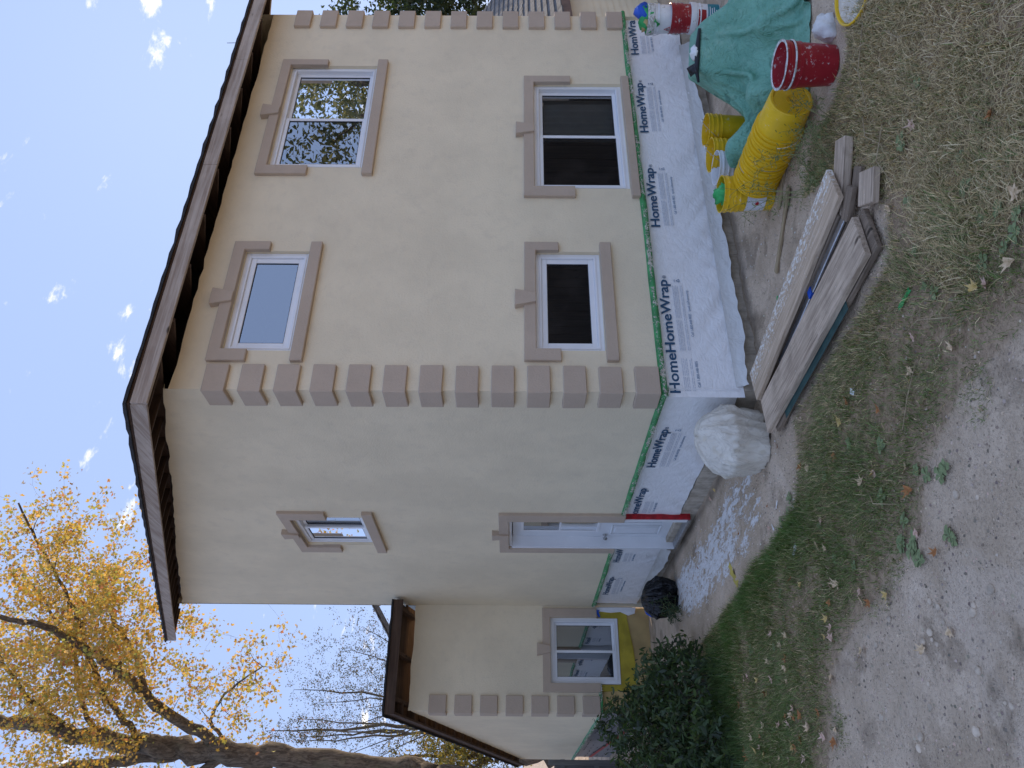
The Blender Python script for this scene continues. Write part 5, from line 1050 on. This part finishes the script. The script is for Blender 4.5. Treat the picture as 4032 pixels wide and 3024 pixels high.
ML = {'trunk': [[-2.45, 15.45, -.1], [-2.15, 15.3, 2.0], [-1.83, 15.08, 3.77], [-1.68, 14.99, 4.7], [-1.51, 14.88, 6.52], [-1.35, 14.78, 8.29], [-1.22, 14.69, 10.05], [-1.15, 14.64, 11.16], [-1.01, 14.55, 12.48], [-.79, 14.41, 13.59], [-.7, 14.36, 14.47], [-.62, 14.3, 15.8], [-.41, 14.16, 17.56]],
 'stem2': [[-1.29, 14.73, 10.05], [-1.4, 15.09, 11.28], [-1.6, 15.5, 12.98], [-1.79, 15.9, 14.27], [-1.94, 16.28, 16.05]],
 'limb1': [[-1.06, 14.59, 9.39], [-.6, 13.89, 10.34], [-.11, 13.17, 10.82], [.21, 12.56, 11.27], [.48, 11.97, 11.7], [.76, 11.37, 12.3], [.87, 10.89, 13.06], [1.16, 10.29, 13.78]],
 'limb1b': [[-.32, 13.32, 10.62], [.4, 13.31, 11.01], [.93, 13.43, 11.42], [1.63, 13.43, 12.06], [2.32, 13.45, 12.45]],
 'limb2': [[-.94, 14.51, 11.2], [-.4, 13.93, 11.71], [.19, 13.32, 11.95], [.62, 12.8, 12.05], [1.11, 12.25, 12.11], [1.76, 11.6, 12.37], [2.57, 10.85, 12.82], [3.18, 10.22, 13.1]],
 'limb3': [[-.91, 14.49, 12.22], [-.3, 14.59, 12.71], [.47, 14.58, 13.03], [1.19, 14.61, 13.5], [2.13, 14.5, 14.36], [3.07, 14.39, 15.34]],
 'limb4': [[-.81, 14.42, 12.97], [-.57, 13.69, 13.07], [-.33, 12.96, 13.27], [.24, 12.02, 13.48], [.96, 10.99, 13.94]],
 'low': [[-1.17, 14.66, 8.95], [-.79, 13.85, 9.2], [-.43, 13.04, 8.8], [-.17, 12.3, 8.21], [.04, 11.58, 7.52]],
 'west': [[-1.3, 14.8, 9.0], [-2.4, 14.9, 10.2], [-3.6, 15.3, 11.4], [-4.8, 15.6, 12.2]], 'west2': [[-1.6, 15.5, 12.9], [-2.6, 14.6, 13.6], [-3.8, 13.8, 14.4]], 'west3': [[-1.4, 14.8, 7.8], [-2.6, 15.8, 8.6], [-4.4, 16.6, 9.0]]}
MR_ = {'trunk': [.42, .34, .31, .295, .285, .275, .265, .23, .19, .16, .14, .11, .06], 'stem2': [.15, .14, .12, .09, .06], 'limb1': [.14, .125, .11, .10, .085, .07, .05, .03], 'limb1b': [.07, .065, .055, .045, .03], 'limb2': [.08, .072, .065, .055, .048, .04, .03, .02], 'limb3': [.07, .06, .052, .045, .035, .02], 'limb4': [.07, .06, .05, .04, .02], 'low': [.05, .04, .03, .022, .012], 'west': [.12, .10, .08, .05], 'west2': [.08, .06, .04], 'west3': [.09, .07, .04]}
g = np.random.default_rng(5); att = []
for k, n, s in (('limb1', 150, 1.15), ('limb1b', 130, 1.1), ('limb2', 190, .85), ('limb3', 190, .95), ('limb4', 150, 1.15), ('stem2', 70, 1.3), ('trunk', 60, 1.3), ('low', 42, .55), ('west', 90, 1.5), ('west2', 70, 1.4), ('west3', 60, 1.4)):
    P_ = np.array(ML[k]); lo = 8 if k == 'trunk' else 1; s_ = lo + (len(P_) - 1 - lo) * g.random(n); i = np.minimum(s_.astype(int), len(P_) - 2); f = (s_ - i)[:, None]; att.append(P_[i] * (1 - f) + P_[i + 1] * f + g.normal(0, s, (n, 3)))
att.append(np.array([1.5, 12.3, 12.2]) + g.normal(0, 1, (90, 3)) * [1.0, 1.0, 1.0]); att.append(np.array([1.3, 11.2, 10.9]) + g.normal(0, 1, (70, 3)) * [.9, 1.0, .7]); att = np.concatenate(att)
GOLD = [(.62, .40, .07), (.70, .50, .11), (.56, .31, .07), (.52, .46, .11), (.36, .39, .11), (.56, .24, .11), (.68, .47, .17)]
maple, tw_ = tree('maple_tree', (-2.45, 15.45, 0), [(ML[k], MR_[k]) for k in ML], att, None, 'tall autumn maple with golden leaves and thick leaning trunk behind the rear wing', 21, per=27, size=.060, cols=GOLD, wts=[3, 4, 1.2, 3, 1.8, .8, 3], spread=.12, rmax=.030, rmin=.006)
def blob_tree(name, base, h, c, rad, natt, label, seed, per, size, cols, wts, r0=.16, shape=OVAL2D, nl=6, **k):
    k.setdefault('limb_jit', .15)
    g = np.random.default_rng(seed); b = np.array(base, float); c = np.array(c, float); rad = np.array(rad, float); top = c + [0, 0, rad[2] * .9]
    mid = b * .4 + top * .6; mid[:2] += g.normal(0, .25, 2); limbs = [([b, b * .7 + c * .3, mid, top], [r0, r0 * .8, r0 * .5, r0 * .08])]
    for i in range(nl):
        a = 6.28 * i / nl + g.normal(0, .3); st = b + (top - b) * g.uniform(.28, .6); en = c + rad * np.array([math.cos(a), math.sin(a), g.uniform(-.2, .6)]) * .75; limbs.append(([st, st * .55 + en * .45 + [0, 0, -.1 * rad[2]], en], [r0 * .45, r0 * .3, r0 * .08]))
    d = g.normal(0, 1, (natt, 3)); d /= np.linalg.norm(d, axis=1)[:, None]; att = c + d * rad * (g.random((natt, 1)) ** .42) * (1 + .25 * np.sin(d[:, :1] * 5 + d[:, 1:2] * 4))
    return tree(name, base, limbs, att, None, label, seed, per=per, size=size, shape=shape, cols=cols, wts=wts, **k)
OLIVE = [(.07, .075, .025), (.05, .055, .02), (.12, .10, .04), (.16, .09, .04)]
blob_tree('thinning_tree', (2.0, 26.3, 0), 11, (2.1, 26.3, 7.4), (3.4, 2.2, 3.7), 1700, 'half bare tree with fine reddish twigs behind the rear wing roof', 31, 8, .042, OLIVE, [3, 2, 2, 1], r0=.10, bark='bark', rmax=.016, rmin=.006, spread=.08, nl=9, limb_jit=.18, wig=.2, sides=(8, 3))
YG = [(.22, .20, .03), (.30, .24, .04), (.14, .15, .03), (.34, .22, .05)]
blob_tree('yellowing_tree', (.2, 32, 0), 8, (.3, 32, 4.6), (2.4, 2.2, 2.9), 420, 'yellow green tree low behind the end of the rear wing', 32, 26, .085, YG, [3, 2, 2, 1], r0=.22, bark='bark', rmax=.02, rmin=.006, spread=.16, sides=(8, 3))
blob_tree('slender_tree', (1.6, 33.5, 0), 14, (1.5, 33.5, 11.8), (.75, .75, 2.1), 150, 'slender sparse tree top rising far behind beside the maple trunk', 33, 12, .055, OLIVE + [(.30, .17, .05)], [3, 2, 2, 1, 1], r0=.16, bark='bark', rmax=.015, rmin=.006, spread=.09, nl=4, sides=(7, 3))
DKG = [(.022, .045, .014), (.035, .065, .018), (.05, .08, .02), (.09, .10, .03)]
for k, (b, c, r_, lab) in enumerate([((21.5, 12.0, 0), (21.3, 11.9, 5.3), (3.0, 3.0, 3.4), 'dark leafy tree beyond the grey shed roof, left of the pair'), ((23.5, 9.0, 0), (23.4, 8.8, 4.6), (3.2, 3.0, 3.5), 'dark leafy tree beyond the grey shed roof, right of the pair')]):
    blob_tree('leafy_tree', b, 9, c, r_, 420, lab, 40 + k, 30, .11, DKG, [3, 3, 2, 1], r0=.2, bark='bark', rmax=.02, spread=.18, group='trees beyond the shed', sides=(7, 3))
# trees and fence across the yard: seen in the window reflections
for k, (b, c, r_, lab) in enumerate([((17, -9.5, 0), (17, -9.5, 6.8), (3.0, 3.0, 4.2), 'leafy tree across the yard mirrored in the upper far window'), ((22, -11.0, 0), (22, -11.0, 7.5), (3.2, 3.2, 4.6), 'second leafy tree across the yard behind the board fence')]):
    blob_tree('yard_tree', b, 11, c, r_, 330, lab, 50 + k, 22, .11, [(.14, .16, .07), (.20, .20, .10), (.09, .11, .05)], [2, 2, 2], r0=.2, bark='bark', rmax=.02, spread=.2, sides=(6, 3))
# unseen trees added on the left to shade the side wall; they show in its panes
for k, (x, y) in enumerate([(-11.5, 5.5), (-10.5, 13.0)]):
    blob_tree('boundary_tree', (x, y, 0), 10, (x, y, 5.4), (2.7, 2.7, 4.4), 230, ['leafy tree on the left boundary nearer the camera', 'leafy tree on the left boundary farther back'][k], 80 + k, 30, .26, [(.06, .09, .025), (.12, .11, .03), (.20, .14, .03)], [3, 2, 1], r0=.2, bark='bark', rmax=.02, spread=.28, sides=(6, 3), group='trees along the left boundary')
# ------------------------------------------------------------------ shrub by the wing
g = np.random.default_rng(61); base = []
limbs = []; att = []
SHC = [(-1.75, 3.05, .30, .38), (-2.3, 2.75, .28, .42), (-2.9, 2.55, .32, .45), (-3.5, 2.5, .36, .5), (-4.2, 2.7, .5, .6), (-2.1, 3.3, .45, .5), (-2.75, 3.25, .55, .6), (-3.4, 3.2, .6, .6), (-1.65, 3.75, .62, .55), (-2.25, 4.2, .80, .75), (-2.95, 4.5, .98, .85), (-3.6, 4.3, 1.0, .9), (-2.7, 3.7, .70, .75), (-3.6, 3.5, .7, .8), (-2.0, 5.0, .9, .7), (-3.0, 5.3, 1.05, .8), (-4.4, 4.3, 1.0, .9)]
for x, y, h, r_ in SHC:
    for i in range(7):
        a = g.uniform(0, 6.28); rr_ = r_ * g.uniform(.2, .8); limbs.append(([(x + .08 * math.cos(a), y + .08 * math.sin(a), -.02), (x + rr_ * .45 * math.cos(a), y + rr_ * .45 * math.sin(a), h * .55), (x + rr_ * math.cos(a), y + rr_ * math.sin(a), h * g.uniform(.75, 1.0))], [.010, .007, .003]))
    n = int(560 * r_); d = g.normal(0, 1, (n, 3)); d /= np.linalg.norm(d, axis=1)[:, None]; d[:, 2] = np.abs(d[:, 2]); att.append(np.array([x, y, .12]) + d * np.array([r_, r_, h]) * (.45 + .6 * g.random((n, 1)) ** .6))
att = np.concatenate(att); att = att[~((att[:, 0] > -1.75) & (att[:, 1] > 6.4))]
SHR = [(.05, .09, .026), (.07, .125, .035), (.10, .165, .045), (.035, .06, .02), (.14, .17, .06)]
shrub, stw = tree('flowering_shrub', (-2.8, 4.3, 0), limbs, att, None, 'dark green bushy shrub with brown seed heads before the rear wing', 62, bark='bark', per=17, size=.050, shape=LANCE2D * np.array([1.7, 1]), cols=SHR, wts=[3, 3, 2, 2, 1], spread=.045, rmax=.006, rmin=.0025, category='shrub', trunk_name='stems', crown='foliage', sides=(5, 3), limb_jit=.0, start=.1)
tips = np.array([P_[-1] for P_, r in stw if P_[-1][2] > .55]); tips = tips[g.random(len(tips)) < .42]; hp = np.repeat(tips, 34, 0) + g.normal(0, 1, (len(tips) * 34, 3)) * [.028, .028, .040]
c = pick([(.17, .10, .055), (.22, .135, .08), (.11, .065, .04)], g, len(hp), [2, 2, 1]); v, f, c = leafcloud(hp, .009, OVAL2D, c, g); o = raw('seed_heads', v - np.array([-2.8, 4.3, 0]), f, 'leaf', {'Col': c}, parent=shrub); o['kind'] = 'stuff'
# tall grass merging the shrub into the lawn
SKIRT = [(-1.35, 2.6), (-1.6, 3.4), (-2.2, 3.5), (-4.5, 3.2), (-4.5, 2.0), (-3.2, 1.9), (-2.2, 2.1), (-1.6, 2.2)]
v, f, c = blades(26000, SKIRT, (-4.5, -1.3, 1.9, 3.5), lambda x, y: np.clip(dpoly(x, y, SKIRT) / .3, .1, .9), lambda x, y: .10 + .10 * fbm(x, y, 3, 12), lambda x, y, g: pick([(.09, .165, .035), (.13, .21, .05), (.07, .12, .03), (.20, .23, .08)], g, len(x), [3, 3, 2, 1]) * g.uniform(.6, 1.3, (len(x), 1)), wid=(.003, .006), lie=.6, seed=91)
props(raw('tall_grass', v, f, 'grass_blade', {'Col': c}), 'taller green grass growing round the foot of the shrub', 'grass', kind='stuff')
# ------------------------------------------------------------------ weeds
def weed(loc, n, L, label, seed, spread=.5, size=.016, cols=None, lean=(0, 0), per=4, shape=LANCE2D, thick=.0026):
    g = np.random.default_rng(seed); limbs = []; att = []; b = np.array(loc, float)
    for i in range(n):
        a = g.uniform(0, 6.28); l = L * g.uniform(.6, 1.1); d = np.array([math.cos(a) * spread + lean[0], math.sin(a) * spread + lean[1], 1]); d /= np.linalg.norm(d); p1 = b + [g.normal(0, .03), g.normal(0, .03), 0]; p2 = p1 + d * l * .55; p3 = p1 + d * l + np.array([d[0] * .25 * l, d[1] * .25 * l, -.16 * l]); limbs.append(([p1, p2, p3], [thick, thick * .75, thick * .35]))
        for t in g.uniform(.2, 1.05, 11): q_ = (p1 * (1 - t) ** 2 + 2 * p2 * t * (1 - t) + p3 * t * t); att.append(q_ + g.normal(0, 1, 3) * .13 * L + [0, 0, .05 * L])
    e, tw = tree('weed', loc, limbs, np.array(att), None, label, seed, bark='weed_stem', per=per, size=size, shape=shape, cols=cols or [(.15, .20, .06), (.20, .25, .085), (.11, .16, .05)], wts=[2, 2, 2], spread=.018, rmax=.002, rmin=.0009, category='weed', trunk_name='stems', crown='leaves', sides=(5, 3), limb_jit=0, lmin=.008, start=.15, leafmat='grass_blade'); return e
simple('weed_stem', (.26, .27, .11), .7, .25, 20, 0)
weed((.86, -1.50, 0), 6, .62, 'tall feathery weed arching in front of the standing yellow bucket', 71, spread=.35, lean=(.25, .45), size=.016)
weed((.93, -1.80, 0), 4, .50, 'feathery weed growing against the middle of the nested yellow buckets', 72, spread=.45, lean=(.2, .15), size=.015)
weed((.98, -2.08, 0), 7, .34, 'low bushy weed between red bucket and nested yellow buckets', 73, spread=.7, size=.015)
weed((.72, -1.95, 0), 9, .26, 'low green weed behind the paint-crusted plank end', 74, spread=.9, size=.015)
weed((.80, -1.70, 0), 8, .24, 'short weed beside the wooden lath and plank', 76, spread=.9, size=.014)
weed((-.72, 4.25, 0), 6, .36, 'leafy weed growing before the black garbage bag', 75, spread=.5, size=.035, per=4, cols=[(.03, .065, .02), (.045, .085, .025)] + [(.04, .07, .02)])
# broad leaved weeds in the lawn
simple('plantain_leaf', (.20, .25, .11), .55, .3, 40, .2, 60)
def plantain(x, y, n, s, seed, label):
    r2 = random.Random(seed); m = MB()
    for i in range(n):
        a = 6.28 * i / n + r2.uniform(-.4, .4); l = s * r2.uniform(.6, 1.15); w = l * .30; e = r2.uniform(.15, .7); ca, sa = math.cos(a), math.sin(a); vs = []
        for t, ww in ((0, .12), (.3, .35), (.6, 1.0), (.85, .75), (1.0, .05)):
            r_ = l * t; z = .01 + r_ * math.sin(e) * (1 - .75 * t); 
            for sd, dz in ((-1, .12), (0, 0), (1, .12)): vs.append((ca * r_ - sa * sd * w * ww, sa * r_ + ca * sd * w * ww, z + dz * w * ww))
        m.add(vs, [(k * 3 + j, k * 3 + j + 1, k * 3 + j + 4, k * 3 + j + 3) for k in range(4) for j in range(2)])
    o = m.build('plantain_weed', 'plantain_leaf', None, smooth=True); o.location = (x, y, float(ground_z(x, y))); o['kind'] = 'thing'; del o['kind']; return props(o, label, 'weed', 'broad leaved weeds in the lawn')
PL_ = [(-1.943, -1.615), (-2.0, -2.0), (-1.66, -1.97), (-1.70, -2.16), (-2.02, -1.70), (-1.88, -1.55), (-1.60, -1.90), (-1.97, -1.66), (-1.9, -1.68), (-2.03, -2.03), (-1.72, -2.1)] + [(rnd.uniform(-1.2, .2), rnd.uniform(-3.4, -2.45)) for _ in range(16)] + [(rnd.uniform(-1.8, -.9), rnd.uniform(-1.7, .3)) for _ in range(14)] + [(rnd.uniform(-1.9, -1.4), rnd.uniform(.3, 2.2)) for _ in range(8)]
for k, (x, y) in enumerate(PL_): plantain(x, y, rnd.randint(8, 13), rnd.uniform(.03, .06) if k > 10 else rnd.uniform(.04, .06), k, 'broad leaved green weed rosette flat in the lawn edge' if k > 10 else 'larger broad leaved weed rosette at the drive edge')
# dry stalks leaning over the straw
for k, (x, y, L, a) in enumerate([(1.05, -2.75, .6, 2.6), (.55, -2.45, .45, 3.3), (.3, -2.6, .5, 2.9), (.75, -2.9, .55, 3.6), (-1.5, -1.35, .35, 4.0), (-1.35, -1.9, .4, 5.2), (-1.1, -2.6, .45, 1.0)]):
    m = MB(); m.tube([(x, y, .02), (x + .5 * L * math.cos(a), y + .5 * L * math.sin(a), .05 + .02 * k % .05), (x + L * math.cos(a + .15), y + L * math.sin(a + .15), .03)], [.004, .003, .0015], 5); o = m.build('dry_stalk', 'lath_wood', None, smooth=True); props(o, 'long dry straw stalk lying flat on the lawn', 'stalk', 'dry stalks on the lawn')
# ================================================================== BACKGROUND BUILDINGS AND FENCES
def rotz(p, o, a): return (o[0] + p[0] * math.cos(a) - p[1] * math.sin(a), o[1] + p[0] * math.sin(a) + p[1] * math.cos(a), p[2])
SO = (7.75, 1.32); SA = R(17)
shed = empty('garden_shed', (SO[0], SO[1], 0), 'low shed with pale yellow siding and grey shake roof beyond the house end', 'shed', rot=(0, 0, SA))
m = MB(); m.box(-1.6, 4.2, .03, 3.2, 0, 1.50); m.build('shed_wall', 'shed_siding', shed)
for i in range(15):
    z = .02 + i * .1; m = MB(); m.hexa([(-1.6, 0, z), (4.2, 0, z), (4.2, .03, z), (-1.6, .03, z), (-1.6, .016, z + .102), (4.2, .016, z + .102), (4.2, .03, z + .102), (-1.6, .03, z + .102)]); m.build('siding_board', 'shed_siding', shed)
m = MB(); m.box(-1.75, 4.35, -.18, -.14, 1.40, 1.53); m.build('fascia_board', 'brown_trim', shed)
rf = MB(); rf.hexa([(-1.75, -.16, 1.49), (4.35, -.16, 1.49), (4.35, 1.6, 3.02), (-1.75, 1.6, 3.02), (-1.75, -.16, 1.52), (4.35, -.16, 1.52), (4.35, 1.6, 3.05), (-1.75, 1.6, 3.05)]); rf.hexa([(-1.75, 1.6, 3.02), (4.35, 1.6, 3.02), (4.35, 3.4, 1.5), (-1.75, 3.4, 1.5), (-1.75, 1.6, 3.05), (4.35, 1.6, 3.05), (4.35, 3.4, 1.53), (-1.75, 3.4, 1.53)]); rf = rf.build('roof', 'grey_shake', shed)
for i in range(17):
    y0 = -.18 + i * .104; z0 = 1.515 + i * .0904; x = -1.77
    while x < 4.3:
        w = rnd.uniform(.14, .26) if 0.2 < x < 2.2 else .9; m = MB(); j = rnd.uniform(-.008, .008); e = min(x + w, 4.37)
        m.hexa([(x + .004, y0 + j, z0 + j), (e - .004, y0 + j, z0 + j), (e - .004, y0 + .13, z0 + .105), (x + .004, y0 + .13, z0 + .105), (x + .004, y0 + j - .008, z0 + .022 + j), (e - .004, y0 + j - .008, z0 + .022 + j), (e - .004, y0 + .13, z0 + .118), (x + .004, y0 + .13, z0 + .118)]); m.build('shingle', 'grey_shake', rf); x += w
# house whose roof shows between the main house and its rear wing
bh = empty('background_house', (1.6, 14.2, 0), 'blue grey house behind, its shingled roof edge showing over the rear wing', 'house')
m = MB(); m.box(-.15, 5.5, .3, 6, 0, 5.0); m.build('wall', 'blue_siding', bh)
m = MB(); m.hexa([(-.55, .0, 4.98), (3.0, .0, 7.2), (3.0, 6.3, 7.2), (-.55, 6.3, 4.98), (-.55, .0, 5.10), (3.0, .0, 7.32), (3.0, 6.3, 7.32), (-.55, 6.3, 5.10)]); m.hexa([(3.0, .0, 7.2), (6.2, 0, 5.2), (6.2, 6.3, 5.2), (3.0, 6.3, 7.2), (3.0, .0, 7.32), (6.2, 0, 5.32), (6.2, 6.3, 5.32), (3.0, 6.3, 7.32)]); bro = m.build('roof', 'grey_shake', bh)
for i in range(14):
    t0, t1 = i / 14, (i + 1.15) / 14; m = MB(); xa, xb = -.58 + 3.58 * t0, min(3.0, -.58 + 3.58 * t1); za, zb = 5.10 + 2.22 * t0, 5.10 + 2.22 * (xb + .58) / 3.58; m.hexa([(xa, -.03, za), (xb, -.03, zb), (xb, 6.33, zb), (xa, 6.33, za), (xa - .01, -.03, za + .035), (xb, -.03, zb + .012), (xb, 6.33, zb + .012), (xa - .01, 6.33, za + .035)]); m.build('shingle_course', 'grey_shake', bro)
# wooden fence at the end of the rear wing
fn = empty('wooden_fence', (-1.75, 11.2, 0), 'weathered grey board fence at the far end of the rear wing', 'fence')
for i in range(22):
    x = -.04 - i * .155; h = 1.35 + rnd.uniform(-.02, .02); m = MB(); m.box(x - .14, x, -.012, .012, .03, h); m.build('board', 'fence_wood', fn, bevel=.003)
for z in (.45, 1.12): m = MB(); m.box(-3.45, 0, -.055, -.014, z, z + .09); m.build('rail', 'fence_wood', fn, bevel=.003)
for x in (-.06, -1.8, -3.4): m = MB(); m.box(x - .05, x + .05, -.10, -.057, 0, 1.45); m.build('post', 'fence_wood', fn, bevel=.004)
wood('dark_fence', (.05, .038, .028), (.025, .02, .016), 2)
# board fence across the yard, seen only in the lower window panes
fo = empty('board_fence', (7.3, -1.6, 0), 'brown board fence across the yard mirrored in the lower windows', 'fence', rot=(0, 0, R(-86)))
for i in range(58):
    x = i * .17; h = 1.75 + rnd.uniform(-.03, .03); m = MB(); m.box(x, x + .168, -.012 + .004 * (i % 2), .012, 0, h); m.build('board', 'dark_fence', fo)
m = MB(); m.box(0, 9.9, .014, .05, .5, .6); m.build('rail', 'rafter_wood_x', fo); m = MB(); m.box(0, 9.9, .014, .05, 1.3, 1.4); m.build('rail', 'rafter_wood_x', fo)
